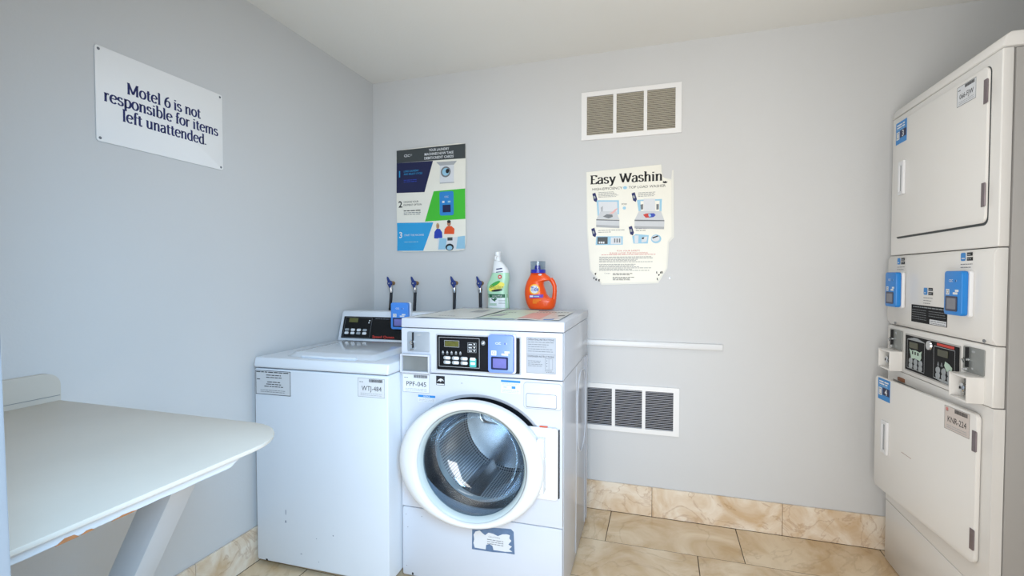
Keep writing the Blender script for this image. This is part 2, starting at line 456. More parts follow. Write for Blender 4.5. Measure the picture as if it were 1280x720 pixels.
# ------------------------------------------------------------ the room
XR, YF, H = 3.36, -2.25, 2.386
def slab(name, x0, x1, y0, y1, z0, z1, m):
    return struct(MB().box(x0, x1, y0, y1, z0, z1, m).build(name, smooth=0))
slab('wall_back', -0.1, XR + 0.1, 0, 0.1, -0.06, H + 0.1, PAINT)
slab('wall_left', -0.1, 0, -2.4, 0, -0.06, H + 0.1, PAINT)
slab('wall_right', XR, XR + 0.1, -2.4, 0, -0.06, H + 0.1, PAINT)
wf = MB()
wf.box(0, 1.045, -2.40, YF, -0.06, H, PAINT); wf.box(2.08, XR, -2.40, YF, -0.06, H, PAINT); wf.box(1.045, 2.08, -2.40, YF, 2.08, H, PAINT)
struct(wf.build('wall_front', smooth=0))
slab('ceiling', 0, XR, YF - 0.15, 0, H, H + 0.1, CEIL)
floor = slab('floor', 0, XR, YF - 0.15, 0, -0.06, -0.0011, GROUT)
# door casing at the photographer's left, slightly out of plumb
JAMBP = mat('darkened_casing_paint', (128, 134, 140), 0.6)  # casing colour darkened to counter the close doorway lights
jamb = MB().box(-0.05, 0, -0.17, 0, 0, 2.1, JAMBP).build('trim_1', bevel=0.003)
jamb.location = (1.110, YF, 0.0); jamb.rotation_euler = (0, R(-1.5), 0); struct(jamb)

TLN = 0.594
def tile_mesh(x0, x1, y0, y1, cache={}):
    w, d = round(x1 - x0, 4), round(y1 - y0, 4)
    if (w, d) not in cache:
        o = MB().box(0, w, 0, d, -0.010, 0, FLOOR).build('tile', bevel=0.0008, seg=1)
        cache[(w, d)] = o.data; bpy.data.objects.remove(o)
    return cache[(w, d)]
g = 0.0016
for r_ in range(9):
    ya, yb = -0.012 - 0.295 * (r_ + 1), -0.012 - 0.295 * r_
    ya = max(ya, YF - 0.15)
    off = (1.427 + 0.402 * r_) % TLN - TLN
    x = off
    while x < XR:
        a, b_ = max(x, 0.012), min(x + TLN, XR)
        if b_ - a > 0.02 and yb - ya > 0.02:
            t = bpy.data.objects.new('tile', tile_mesh(a + g, b_ - g, ya + g, yb - g)); C.objects.link(t)
            t.parent = floor; t.location = (a + g, ya + g, random.uniform(-0.0003, 0.0003))
        x += TLN
bb = struct(MB().box(0, XR, -0.008, 0, 0, 0.146, CAULK).build('baseboard_back', smooth=0))
x = 1.630 - 3 * TLN
while x < XR:
    a, b_ = max(x, 0.012), min(x + TLN, XR)
    t = MB().box(a + g * 0.8, b_ - g * 0.8, -0.0125, -0.002, 0.001, 0.151, BASE).build('tile', bb, bevel=0.001, seg=1)
    x += TLN
bl = struct(MB().box(0, 0.008, YF, -0.0125, 0, 0.146, CAULK).build('baseboard_left', smooth=0))
y = -0.0125
while y > YF:
    a = max(y - TLN, YF)
    MB().box(0.002, 0.0125, a + g * 0.8, y - g * 0.8, 0.001, 0.151, BASE).build('tile', bl, bevel=0.001, seg=1)
    y -= TLN

# ------------------------------------------------------------ shared machine pieces
def card_reader(parent, u, z, w, h, body, y0=0.0, th=0.028, screen=SCREEN_P):
    """blue card reader on a white base; front faces -y, lower left corner at u, z"""
    base = MB().prism(rr(u - 0.004, u + w + 0.004, z - 0.003, z + h, 0.008), y0 - 0.011, y0, PLASTIC).build('reader_base', parent, bevel=0.002)
    o = MB().prism(rr(u, u + w, z, z + h, 0.011), y0 - th, y0 - 0.0112, body).build('card_reader', parent, bevel=0.004)
    p = MB()
    y = y0 - th - 0.0004
    p.text('CSC', u + w * 0.30, z + h * 0.75, h * 0.085, y, KEYW, bold=0.01)
    p.rect(u + w * 0.66, u + w * 0.685, z + h * 0.75, z + h * 0.80, y, INK); p.rect(u + w * 0.73, u + w * 0.745, z + h * 0.76, z + h * 0.80, y, KEYW)
    p.build('logo_print', o, smooth=0); p = MB()
    p.rect(u + w * 0.14, u + w * 0.34, z + h * 0.46, z + h * 0.585, y, KEYW); p.frame(u + w * 0.18, u + w * 0.30, z + h * 0.49, z + h * 0.56, 0.0016, y - 0.0003, INKG)
    p.build('code_print', o, smooth=0); p = MB()
    p.rect(u + w * 0.54, u + w * 0.80, z + h * 0.47, z + h * 0.52, y, KEYW); p.rect(u + w * 0.66, u + w * 0.86, z + h * 0.53, z + h * 0.58, y, KEYW)
    p.build('card_print', o, smooth=0)
    MB().prism(rr(u + w * 0.13, u + w * 0.80, z + h * 0.09, z + h * 0.43, 0.005), y0 - th - 0.0012, y0 - th - 0.0001, SCREEN_B).build('screen_frame', o)
    MB().prism(rr(u + w * 0.21, u + w * 0.73, z + h * 0.135, z + h * 0.385, 0.003), y0 - th - 0.0018, y0 - th - 0.0012, screen).build('screen', o)
    return o
def coin_slide(parent, u0, u1, z0, z1, plate):
    p = MB().prism(rr(u0, u1, z0, z1, 0.006), -0.0035, 0.0, plate).build('coin_plate', parent, bevel=0.001)
    uc = u0 + (u1 - u0) * 0.28
    s = MB()
    s.box(uc - 0.002, uc + 0.002, -0.012, -0.0036, z0 + 0.016, z1 - 0.002, DARK)
    s.tube([(uc - 0.003, -0.014, z0 + 0.044), (uc - 0.010, -0.016, z0 + 0.040), (uc - 0.001, -0.016, z0 + 0.031)], 0.0022, CHROME, 8)
    s.lathe([(0.0, -0.012), (0.005, -0.012), (0.006, -0.004)], (uc, 0, z0 + 0.040), CHROME, 'y', 14)
    s.tube([(uc - 0.011, -0.012, z0 + 0.008), (uc + 0.006, -0.012, z0 + 0.011)], 0.003, CHROME, 8)
    s.build('coin_slot', p)
    s2 = MB().ell(u0 + (u1 - u0) * .52, z1 - .013, .009, .0036, -0.0040, INKL)
    s2.build('coin_mark', p, smooth=0)
    return p
def coin_box(parent, u0, u1, z0, z1, h, body, lock=True, back=STEELG):
    """open-fronted white coin drop with a lock on its back plate"""
    t = 0.006
    s = MB()
    s.box(u0, u0 + t, -h, 0, z0, z1, body); s.box(u1 - t, u1, -h, 0, z0, z1, body)
    s.box(u0 + t, u1 - t, -h, 0, z1 - t, z1, body); s.box(u0 + t, u1 - t, -h, 0, z0, z0 + t, body)
    o = s.build('coin_box', parent, bevel=0.0012)
    MB().box(u0 + t, u1 - t, -0.006, 0.0, z0 + t, z1 - t, back).build('box_back', o, smooth=0)
    if lock:
        c = ((u0 + u1) / 2 + 0.006, -0.006, (z0 + z1) / 2)
        MB().lathe([(0.0, -0.034), (0.009, -0.034), (0.014, -0.030), (0.014, 0.0)], c, CHROME, 'y', 20).build('lock', o)
        MB().lathe([(0.0, -0.0345), (0.005, -0.0345), (0.005, -0.030)], c, DARK, 'y', 12).build('keyhole', o)
    return o

# ------------------------------------------------------------ front loading washer
FL = thing('front_load_washer', 'white front loading washer with a round glass door standing ajar', 'washing machine', (0.6658, -0.8219, 0), 0.9653)
W, D = 0.662, 0.677
s = MB()
s.xprism([(0.0212, 0.016), (D, 0.016), (D, 1.022), (0.0212, 1.022)], W - 0.012, W, ENAMEL)
s.xprism([(0.0212, 0.016), (D, 0.016), (D, 1.022), (0.0212, 1.022)], 0.002, 0.014, ENAMEL)
s.box(0.014, W - 0.012, D - 0.012, D, 0.016, 1.022, ENAMEL); s.box(0.014, W - 0.012, 0.0212, D - 0.012, 0.016, 0.028, DARK)
s.build('cabinet', FL, bevel=0.003)
MB().box(0.016, W - 0.014, 0.022, 0.030, 0.80, 1.020, DARK).build('inner_frame', FL, smooth=0)
s = MB(); s.xprism([(0.0, 1.0245), (0.003, 1.063), (D - 0.003, 1.063), (D + 0.002, 1.0245)], -0.002, W + 0.004, ENAMEL)
s.build('top_lid', FL, bevel=0.005)
cp = MB().prism(rr(0.0, W - 0.002, 0.8475, 1.022, 0.004), 0, 0.0205, ENAMEL).build('control_fascia', FL, bevel=0.002)
# middle panel with its oval door opening
s = MB(); n = 72; hc = (0.328, 0.541); hr = (0.285, 0.234)
outer = []
x0, x1, z0, z1 = 0.0, W - 0.002, 0.2975, 0.8435
for i in range(n):
    a = 2 * math.pi * i / n; dx, dz = math.cos(a), math.sin(a)
    k = min(((x1 if dx > 0 else x0) - hc[0]) / dx if abs(dx) > 1e-9 else 9, ((z1 if dz > 0 else z0) - hc[1]) / dz if abs(dz) > 1e-9 else 9)
    outer.append([hc[0] + dx * k, hc[1] + dz * k])
for cx, cz in ((x0, z0), (x0, z1), (x1, z0), (x1, z1)):
    i = min(range(n), key=lambda j: (outer[j][0] - cx) ** 2 + (outer[j][1] - cz) ** 2); outer[i] = [cx, cz]
inner = [(hc[0] + hr[0] * math.cos(2 * math.pi * i / n), hc[1] + hr[1] * math.sin(2 * math.pi * i / n)) for i in range(n)]
inn2 = [(hc[0] + (hr[0] - 0.016) * math.cos(2 * math.pi * i / n), hc[1] + (hr[1] - 0.014) * math.sin(2 * math.pi * i / n)) for i in range(n)]
vv = [(a, 0.0, b) for a, b in outer] + [(a, 0.0, b) for a, b in inner] + [(a, 0.012, b) for a, b in inn2] + [(a, 0.0205, b) for a, b in outer] + [(a, 0.0205, b) for a, b in inn2]
ff = []
for i in range(n):
    j = (i + 1) % n
    ff += [(i, j, n + j, n + i), (n + i, n + j, 2 * n + j, 2 * n + i), (j, i, 3 * n + i, 3 * n + j), (2 * n + i, 2 * n + j, 4 * n + j, 4 * n + i)]
s.add(vv, ff, ENAMEL); s.build('front_panel', FL, smooth=30)
lowp = MB().prism(rr(0.0, W - 0.002, 0.012, 0.2935, 0.008), 0, 0.0205, ENAMEL).build('lower_panel', FL, bevel=0.003)
# rubber gasket, then the steel drum inside the cabinet
dc = (0.328, 0.535)
s = MB(); rings = [(hr[0] - 0.015, hr[1] - 0.009, 0.0125), (0.240, 0.216, 0.020), (0.212, 0.207, 0.030), (0.199, 0.199, 0.040), (0.206, 0.206, 0.092), (0.228, 0.228, 0.104), (0.242, 0.242, 0.108)]
vv = []; ff = []
for a, b, yy in rings:
    for i in range(n):
        t = 2 * math.pi * i / n; vv.append((dc[0] + a * math.cos(t), yy, dc[1] + b * math.sin(t)))
for r_ in range(len(rings) - 1):
    for i in range(n):
        j = (i + 1) % n; ff.append((r_ * n + i, r_ * n + j, (r_ + 1) * n + j, (r_ + 1) * n + i))
BOOT = mat('grey_boot_rubber', (196, 206, 214), 0.35, var=0.12, scale=14)
s.add(vv, ff, RUBBER)
s.slot(BOOT); s.mi = [1 if 3 * n <= i < 5 * n else 0 for i in range(len(s.mi))]
s.build('gasket', FL, recalc=False)
drum = MB().lathe([(0.2425, 0.105), (0.243, 0.12), (0.243, 0.44), (0.228, 0.462)], (dc[0], 0, dc[1]), PERF, 'y', 64).build('drum', FL, recalc=False)
s = MB(); s.lathe([(0.228, 0.462), (0.15, 0.470), (0.06, 0.455), (0.0, 0.452)], (dc[0], 0, dc[1]), STEEL, 'y', 64); s.build('drum_back', drum, recalc=False)
for a in (128, 8, 248):
    t = R(a); ca, sa = math.cos(t), math.sin(t)
    pr = [(0.243, -0.045), (0.205, -0.018), (0.178, 0.0), (0.205, 0.018), (0.243, 0.045)]
    vv = []
    for yy, k in ((0.13, 1.0), (0.17, 0.0), (0.40, 0.0), (0.44, 1.0)):
        for r0, w0 in pr:
            r1 = 0.243 - (0.243 - r0) * (1 - k * 0.75)
            vv.append((dc[0] + r1 * ca - w0 * sa, yy, dc[1] + r1 * sa + w0 * ca))
    ff = [(q * 5 + k, q * 5 + k + 1, q * 5 + 6 + k, q * 5 + 5 + k) for q in range(3) for k in range(4)] + [(0, 1, 2, 3, 4), (15, 16, 17, 18, 19)]
    MB().add(vv, ff, STEEL).build('baffle', drum, smooth=50)
# embossed loop pressed into the drum's back plate
lp = [(dc[0] + a, 0.462, dc[1] + b) for a, b in rr(-0.16, -0.02, -0.02, 0.09, 0.035, 5)]
MB().tube(lp + [lp[0]], 0.006, STEEL, 8, False).build('drum_emboss', drum)

# the door: an oval white ring with a round glass bowl, hinged on the right and swung a little open
door = None
s = MB(); vv = []; ff = []
oc = (-0.2815, 0.5265); oe = (0.2825, 0.2395); ic = (-0.275, 0.5215); ir = 0.211
prof = [(0.0, 0.034), (0.0, 0.004), (0.06, -0.004), (0.25, -0.011), (0.55, -0.012), (0.85, -0.006), (0.97, 0.003), (1.0, 0.012), (1.0, 0.030), (0.97, 0.036), (0.0, 0.036)]
for t_, yy in prof:
    for i in range(n):
        a = 2 * math.pi * i / n; c_, s_ = math.cos(a), math.sin(a)
        pin = (ic[0] + ir * c_, ic[1] + ir * s_); po = (oc[0] + oe[0] * c_, oc[1] + oe[1] * s_)
        vv.append((pin[0] + (po[0] - pin[0]) * t_, yy, pin[1] + (po[1] - pin[1]) * t_))
for r_ in range(len(prof) - 1):
    for i in range(n):
        j = (i + 1) % n; ff.append((r_ * n + i, r_ * n + j, (r_ + 1) * n + j, (r_ + 1) * n + i))
s.add(vv, ff, RINGW); door = s.build('door', FL, smooth=50)
door.location = (0.603, -0.056, 0); door.rotation_euler = (0, 0, R(4.6))
MB().lathe([(0.2105, -0.001), (0.204, 0.006), (0.199, 0.020), (0.197, 0.034), (0.2105, 0.034)], (ic[0], 0, ic[1]), RIM, 'y', n).build('inner_rim', door)
MB().lathe([(0.198, 0.026), (0.192, 0.056), (0.180, 0.090), (0.172, 0.105)], (ic[0], 0, ic[1]), BOWLW, 'y', n).build('bowl_wall', door, smooth=60)
MB().lathe([(0.172, 0.105), (0.156, 0.128), (0.135, 0.138), (0.07, 0.146), (0.0, 0.148)], (ic[0], 0, ic[1]), GLASS, 'y', n).build('glass_bowl', door, smooth=60)
hp = MB().prism(rr(0.520, 0.646, 0.405, 0.672, 0.012), -0.016, -0.0012, RINGW).build('hinge_plate', FL, bevel=0.004)
MB().box(0.6465, 0.6500, -0.010, -0.001, 0.412, 0.666, DARK).build('hinge_gap', hp, smooth=0)
MB().box(0.575, 0.605, -0.010, -0.002, 0.673, 0.6755, ORANGE_S).build('red_tab', hp, smooth=0)
MB().box(0.575, 0.600, -0.050, -0.010, 0.44, 0.52, RINGW).build('hinge_arm', hp, bevel=0.003)
MB().box(0.575, 0.600, -0.050, -0.010, 0.56, 0.64, RINGW).build('hinge_arm', hp, bevel=0.003)
# coin slide, coin drop and black control panel
coin_slide(FL, 0.028, 0.127, 0.929, 1.009, STEELG)
coin_box(FL, 0.004, 0.132, 0.846, 0.920, 0.020, ENAMEL, lock=False, back=DULLG)
pan = MB().prism(rr(0.158, 0.497, 0.864, 0.999, 0.004), -0.003, 0.0, BLACKP).build('control_panel', FL, bevel=0.001)
MB().prism(rr(0.153, 0.502, 0.859, 1.004, 0.005), -0.0012, 0.0004, INKL).build('panel_trim', FL)
p = MB(); y = -0.0034
p.frame(0.167, 0.337, 0.876, 0.992, 0.0016, y, INKL)
p.frame(0.190, 0.253, 0.954, 0.980, 0.0014, y, INKL)
for k in range(3): p.frame(0.288, 0.324, 0.936 + 0.013 * k, 0.948 + 0.013 * k, 0.001, y, INKL); p.rect(0.292, 0.306, 0.940 + 0.013 * k, 0.943 + 0.013 * k, y, KEYW); p.flat([(0.311, 0.945 + 0.013 * k), (0.320, 0.945 + 0.013 * k), (0.316, 0.939 + 0.013 * k)], y, KEYW)
for k in range(5):
    u = 0.184 + 0.0185 * k
    p.flat([(u - 0.005, 0.930), (u + 0.005, 0.930), (u + 0.0015, 0.938), (u - 0.0015, 0.938)], y, INKL); p.rect(u - 0.004, u + 0.004, 0.924, 0.928, y, INKG)
p.ell(0.352, 0.975, 0.0085, 0.0095, y, INKG); p.flat([(0.346, 0.971), (0.357, 0.982), (0.356, 0.972)], y - 0.0002, KEYW)
p.build('lettering', pan, smooth=0)
MB().prism(rr(0.193, 0.250, 0.957, 0.977, 0.002), -0.0038, -0.003, LCD).build('display', pan)
for k in range(3):
    for q in range(2):
        u = 0.187 + 0.0360 * k; z = 0.9045 - 0.0175 * q
        b = MB().prism(rr(u, u + 0.030, z, z + 0.0135, 0.006), -0.0050, -0.003, KEYG).build('button', pan)
        MB().prism(rr(u + 0.008, u + 0.0285, z + 0.0018, z + 0.0118, 0.004), -0.0055, -0.005, KEYW).build('button_cap', pan)
MB().prism(rr(0.297, 0.324, 0.880, 0.913, 0.003), -0.0055, -0.003, TEAL).build('button', pan)
MB().prism(rr(0.301, 0.320, 0.889, 0.899, 0.003), -0.0060, -0.0055, KEYW).build('button_cap', pan)
MB().prism(rr(0.299, 0.321, 0.906, 0.917, 0.003), -0.0060, -0.0055, KEYW).build('button_cap', pan)
card_reader(FL, 0.381, 0.869, 0.100, 0.143, BLUE_LIT_STRONG, y0=-0.003, th=0.030)
# stickers
def label(parent, name, u0, u1, z0, z1, m, r=0.001, y=0.0, t=0.0006):
    return MB().prism(rr(u0, u1, z0, z1, r, 2), y - t, y - 0.0001, m).build(name, parent, smooth=0)
y = -0.0010
l = label(FL, 'instruction_label', 0.523, 0.634, 0.870, 1.004, mat('silver_label', (172, 177, 184), 0.5, spec=0.2))
p = MB(); p.frame(0.523, 0.634, 0.870, 1.004, 0.0011, y, INKG); p.rect(0.524, 0.633, 0.9405, 0.9415, y, INKG)
p.text('OPERATING INSTRUCTIONS', 0.528, 0.9925, 0.0095, y, INK, fit=0.100); p.text('DISPENSER INSTRUCTIONS', 0.528, 0.9300, 0.0095, y, INK, fit=0.100)
for k in range(5): p.greek(0.529, random.uniform(0.585, 0.632), 0.985 - 0.0085 * k, 0.0034, y, INKG)
for k in range(4): p.greek(0.529, random.uniform(0.575, 0.588), 0.915 - 0.0062 * k, 0.0032, y, INKG)
p.frame(0.594, 0.623, 0.886, 0.927, 0.0010, y, INKG); p.rect(0.608, 0.609, 0.886, 0.927, y, INKG)
for z in (0.917, 0.907, 0.897): p.rect(0.600, 0.602, z, z + 0.003, y, INK)
p.greek(0.594, 0.622, 0.880, 0.003, y, INKG); p.greek(0.598, 0.626, 0.875, 0.003, y, INKG)
p.build('lettering', l, smooth=0)
def barcode(p, u0, u1, z0, z1, y, m):
    u = u0
    while u < u1:
        w = random.uniform(0.0008, 0.0024); p.rect(u, min(u + w, u1), z0, z1, y, m); u += w + random.uniform(0.0006, 0.0012)
def asset_label(parent, u0, u1, z0, z1, text, m=PAPER, ink=INKG, y=0.0, code=True, size=None):
    l = label(parent, 'asset_label', u0, u1, z0, z1, m, y=y)
    p = MB(); yy = y - 0.0010; w, h = u1 - u0, z1 - z0
    p.frame(u0, u1, z0, z1, 0.0010, yy, ink)
    if code: barcode(p, u0 + w * 0.42, u1 - w * 0.08, z1 - h * 0.20, z1 - h * 0.04, yy, INK)
    p.greek(u0 + w * 0.06, u0 + w * 0.2, z1 - h * 0.22, h * 0.06, yy, ink)
    p.text(text, u0 + w * 0.51, z0 + h * 0.34, h * 0.36, yy, INK, 'c', fit=w * 0.74)
    for k in range(2): p.greek(u0 + w * 0.1, u1 - w * 0.1, z0 + h * (0.18 - 0.09 * k), h * 0.045, yy, INKL)
    p.build('lettering', l, smooth=0)
    return l
asset_label(FL, 0.005, 0.124, 0.764, 0.838, 'PPF-045')
l = label(FL, 'efficiency_label', 0.153, 0.190, 0.800, 0.837, INK)
p = MB(); p.flat([(0.157 + 0.0, 0.812), (0.163, 0.822), (0.172, 0.827), (0.182, 0.824), (0.187, 0.815), (0.182, 0.819), (0.172, 0.822), (0.164, 0.818)], y, KEYW)
p.flat([(0.172 + 0.0075 * (1 if k % 2 else 0.42) * math.sin(k * math.pi / 5), 0.819 + 0.0075 * (1 if k % 2 else 0.42) * math.cos(k * math.pi / 5)) for k in range(10)], y - 0.0002, KEYW)
p.rect(0.155, 0.188, 0.802, 0.806, y, KEYW); p.build('lettering', l, smooth=0)
l = label(FL, 'notice_label', 0.074, 0.149, 0.728, 0.756, PAPER)
p = MB(); p.rect(0.074, 0.149, 0.747, 0.756, y, STICKB); p.text('NOTICE', 0.1115, 0.7490, 0.0075, y - 0.0003, KEYW, 'c', bold=0.01)
for k in range(3): p.greek(0.077, 0.146, 0.741 - 0.0048 * k, 0.0028, y, INKL)
p.build('lettering', l, smooth=0)
l = label(FL, 'caution_label', 0.423, 0.499, 0.788, 0.837, PAPER)
p = MB(); p.rect(0.423, 0.499, 0.829, 0.837, y, STICKB)
for k in range(2): p.greek(0.426, 0.496, 0.823 - 0.0048 * k, 0.0028, y, INKL)
p.rect(0.465, 0.480, 0.806, 0.815, y, STICKB); p.text('NO', 0.434, 0.8075, 0.0085, y, INKG)
for k in range(3): p.greek(0.428, 0.494, 0.800 - 0.0045 * k, 0.0026, y, INKL)
p.build('lettering', l, smooth=0)
# detergent drawer
MB().prism(rr(0.5115, 0.6575, 0.7355, 0.8355, 0.013), -0.0012, 0.0, INKL).build('drawer_gap', FL, smooth=0)
dr = MB().prism(rr(0.513, 0.656, 0.737, 0.834, 0.012), -0.004, 0.0, ENAMEL).build('detergent_drawer', FL, bevel=0.002)
MB().prism(rr(0.524, 0.637, 0.744, 0.793, 0.005), -0.0055, -0.004, ENAMEL).build('drawer_pull', dr, bevel=0.001)
MB().prism(rr(0.5225, 0.6385, 0.7415, 0.7945, 0.006), -0.0048, -0.004, INKG).build('pull_gap', dr, smooth=0)
# half-peeled label on the lower panel
pl = [(0.303, 0.164), (0.304, 0.243), (0.345, 0.251), (0.395, 0.262), (0.440, 0.266), (0.462, 0.267), (0.473, 0.258), (0.477, 0.171), (0.440, 0.171), (0.390, 0.166)]
l = MB().prism(pl, -0.0006, -0.0001, PEEL).build('peeled_label', FL, smooth=0)
p = MB()
p.flat([(0.315, 0.172), (0.309, 0.190), (0.313, 0.205), (0.310, 0.222), (0.318, 0.236), (0.335, 0.243), (0.350, 0.232), (0.358, 0.228), (0.372, 0.240), (0.392, 0.238), (0.410, 0.232), (0.428, 0.242), (0.446, 0.245), (0.458, 0.243), (0.456, 0.230), (0.464, 0.222), (0.452, 0.206), (0.466, 0.200), (0.455, 0.188), (0.468, 0.180), (0.440, 0.176), (0.392, 0.175), (0.388, 0.190), (0.375, 0.196), (0.362, 0.190), (0.360, 0.172)], -0.0009, PAPER)
p.text('CAUTION', 0.372, 0.222, 0.0085, -0.0012, INKG, fit=0.045)
for k in range(3): p.greek(0.366, 0.432, 0.212 - 0.008 * k, 0.0042, -0.0012, INKG)
p.build('lettering', l, smooth=0)
for u, z in ((0.017, 0.262), (0.087, 0.262), (0.024, 0.21), (0.018, 0.05)):
    MB().ell(u, z, 0.0018, 0.0018, -0.0004, INKG, 8).build('scuff', FL, smooth=0)
MB().ell(0.045, 0.020, 0.004, 0.006, -0.0004, DARK, 10).build('screw_hole', FL, smooth=0)
MB().ell(0.262, 0.814, 0.003, 0.003, -0.0004, INKL, 10).build('screw', FL, smooth=0)
# right side: seam, embossed oval, overlapping rear panel, feet
MB().xprism([(0.0, 0.846), (0.0, 0.8490), (D, 0.8490), (D, 0.846)], W, W + 0.0006, INKL).build('side_seam', FL, smooth=0)
s = MB(); lp = [(W, a, b) for a, b in rr(0.345, 0.60, 0.43, 0.80, 0.12, 6)]
s.tube(lp + [lp[0]], 0.004, ENAMEL, 8, False); s.build('side_emboss', FL)
for yy in (0.318, 0.590): MB().box(W, W + 0.0012, yy - 0.002, yy + 0.002, 0.03, 0.84, ENAMEL).build('side_rib', FL, smooth=0)
MB().box(W, W + 0.002, 0.63, D, 0.03, 0.84, ENAMEL).build('rear_flange', FL, bevel=0.0008)
for u in (0.06, W - 0.06):
    for yy in (0.07, D - 0.07): MB().lathe([(0.0, 0.0), (0.022, 0.0), (0.022, 0.010), (0.010, 0.012), (0.010, 0.017)], (u, yy, 0), DARK, 'z', 14).build('foot', FL)

# ------------------------------------------------------------ top loading washer
TL = thing('top_load_washer', 'white top loading washer with a sloping black console, against the left wall', 'washing machine', (0.0272, -0.9314, 0), 1.3455)
w, d = 0.6345, 0.70
s = MB(); s.prism(rr(0.0, w, 0.022, 0.8435, 0.010, 3), 0.0, d, ENAMEL2); s.build('cabinet', TL, bevel=0.006)
s = MB(); s.xprism([(-0.002, 0.8465), (-0.004, 0.855), (0.004, 0.889), (d, 0.889), (d, 0.8465)], -0.002, w + 0.002, ENAMEL2); top = s.build('top_panel', TL, bevel=0.007, seg=3)
MB().box(0.01, w - 0.01, 0.01, d - 0.01, 0.842, 0.848, DARK).build('top_gap', TL, smooth=0)
# lid: shallow dome with a curved front lip in a slight frame
s = MB(); NX, NY = 22, 16; vv = []; ff = []
lx0, lx1, ly0, ly1 = 0.115, 0.545, 0.060, 0.475
for j in range(NY + 1):
    for i in range(NX + 1):
        a, b = i / NX, j / NY
        fl_ = min(1, min(a, 1 - a) * 21) ; fb = min(1, min(b, 1 - b) * 15)
        hgt = 0.016 * (math.sin(fl_ * 1.5708) * math.sin(fb * 1.5708)) + 0.006 * math.sin(math.pi * a) * math.sin(math.pi * b)
        xx = lx0 + (lx1 - lx0) * a; yy = ly0 + (ly1 - ly0) * b - 0.020 * math.sin(math.pi * a) * (1 - b)
        vv.append((xx, yy, 0.8895 + hgt))
for j in range(NY):
    for i in range(NX): k = j * (NX + 1) + i; ff.append((k, k + 1, k + NX + 2, k + NX + 1))
s.add(vv, ff, mat('gloss_lid_enamel', (214, 221, 229), 0.10, var=0.008, scale=4, coat=0.4)); lid = s.build('lid', TL, smooth=60)
MB().tube([(0.20, 0.052, 0.893), (0.33, 0.036, 0.895), (0.46, 0.052, 0.893)], 0.006, ENAMEL2, 10).build('lid_grip', lid)
# console
con = MB().xprism([(0.555, 0.8895), (0.560, 0.898), (0.600, 1.030), (0.612, 1.043), (0.690, 1.043), (0.690, 0.8895)], 0.004, 0.632, ENAMEL2).build('console', TL, bevel=0.004)
sl = (0.600 - 0.560) / (1.030 - 0.898)
def cons(z, o=0.0): return 0.560 + (z - 0.898) * sl - o
class Slope(MB):
    """print and plates laid on the console's sloping face"""
    def lay(s, o):
        s.v = [(a, cons(c, 0) + b, c) for a, b, c in s.v]
        return s
pan = Slope().prism(rr(0.024, 0.612, 0.902, 1.014, 0.003), -0.003, 0.0, GLOSSK).lay(0).build('control_panel', con)
p = Slope(); y = -0.0036
p.frame(0.034, 0.196, 0.906, 1.010, 0.0012, y, INKG)
p.text('Speed Queen', 0.212, 0.9085, 0.017, y, REDI, fit=0.128, bold=0.02)
p.greek(0.215, 0.30, 1.004, 0.004, y, INKG)
p.rect(0.178, 0.186, 0.992, 0.997, y, KEYW); p.rect(0.176, 0.184, 0.981, 0.986, y, KEYW)
p.lay(0).build('lettering', pan, smooth=0)
Slope().prism(rr(0.058, 0.112, 0.984, 1.006, 0.002), -0.0042, -0.003, LCD).lay(0).build('display', pan)
for k in range(4):
    for q in range(2):
        u = 0.042 + 0.036 * k; z = 0.939 - 0.0165 * q
        Slope().prism(rr(u, u + 0.024, z, z + 0.0125, 0.005), -0.0052, -0.003, KEYW if (k + q) % 3 else KEYG).lay(0).build('button', pan)
rd = card_reader(TL, 0.325, 0.957, 0.098, 0.138, BLUE_LIT, y0=0.0, th=0.034)
for o in [o for o in C.objects if o.parent == TL and o.name.startswith(('reader_base', 'card_reader'))]:
    o.location = (0, 0.588, 0)
MB().box(0.350, 0.400, 0.586, 0.605, 0.965, 1.05, PLASTIC).build('reader_mount', TL, bevel=0.002)
l = label(TL, 'warning_label', 0.006, 0.182, 0.734, 0.836, PAPERG)
p = MB(); y = -0.0010; p.frame(0.006, 0.182, 0.734, 0.836, 0.0022, y, INK)
p.greek(0.010, 0.178, 0.827, 0.006, y, INK)
for k, (a, b) in enumerate(((0.06, 0.135), (0.06, 0.138), (0.012, 0.03), (0.065, 0.13), (0.06, 0.135), (0.05, 0.145))): p.greek(a, b, 0.815 - 0.0095 * k, 0.0052, y, INK)
for k in range(2): p.greek(0.03, 0.155, 0.752 - 0.007 * k, 0.0036, y, INKG)
p.build('lettering', l, smooth=0)
asset_label(TL, 0.501, 0.620, 0.757, 0.831, 'WTJ-484')
for u, z, a, b in ((0.150, 0.245, 0.0022, 0.012), (0.149, 0.205, 0.004, 0.006), (0.30, 0.155, 0.002, 0.002), (0.38, 0.18, 0.003, 0.003), (0.225, 0.08, 0.005, 0.002), (0.31, 0.06, 0.002, 0.002)):
    MB().ell(u, z, a, b, -0.0003, GRIME, 12).build('scuff', TL, smooth=0)
MB().box(0.045, 0.055, -0.0004, 0.002, 0.024, 0.031, DARK).build('panel_notch', TL, smooth=0)
for u in (0.045, w - 0.05):
    for yy in (0.06, d - 0.06): MB().lathe([(0.0, 0.0), (0.020, 0.0), (0.020, 0.008), (0.009, 0.010), (0.009, 0.024)], (u, yy, 0), INKL, 'z', 14).build('foot', TL)

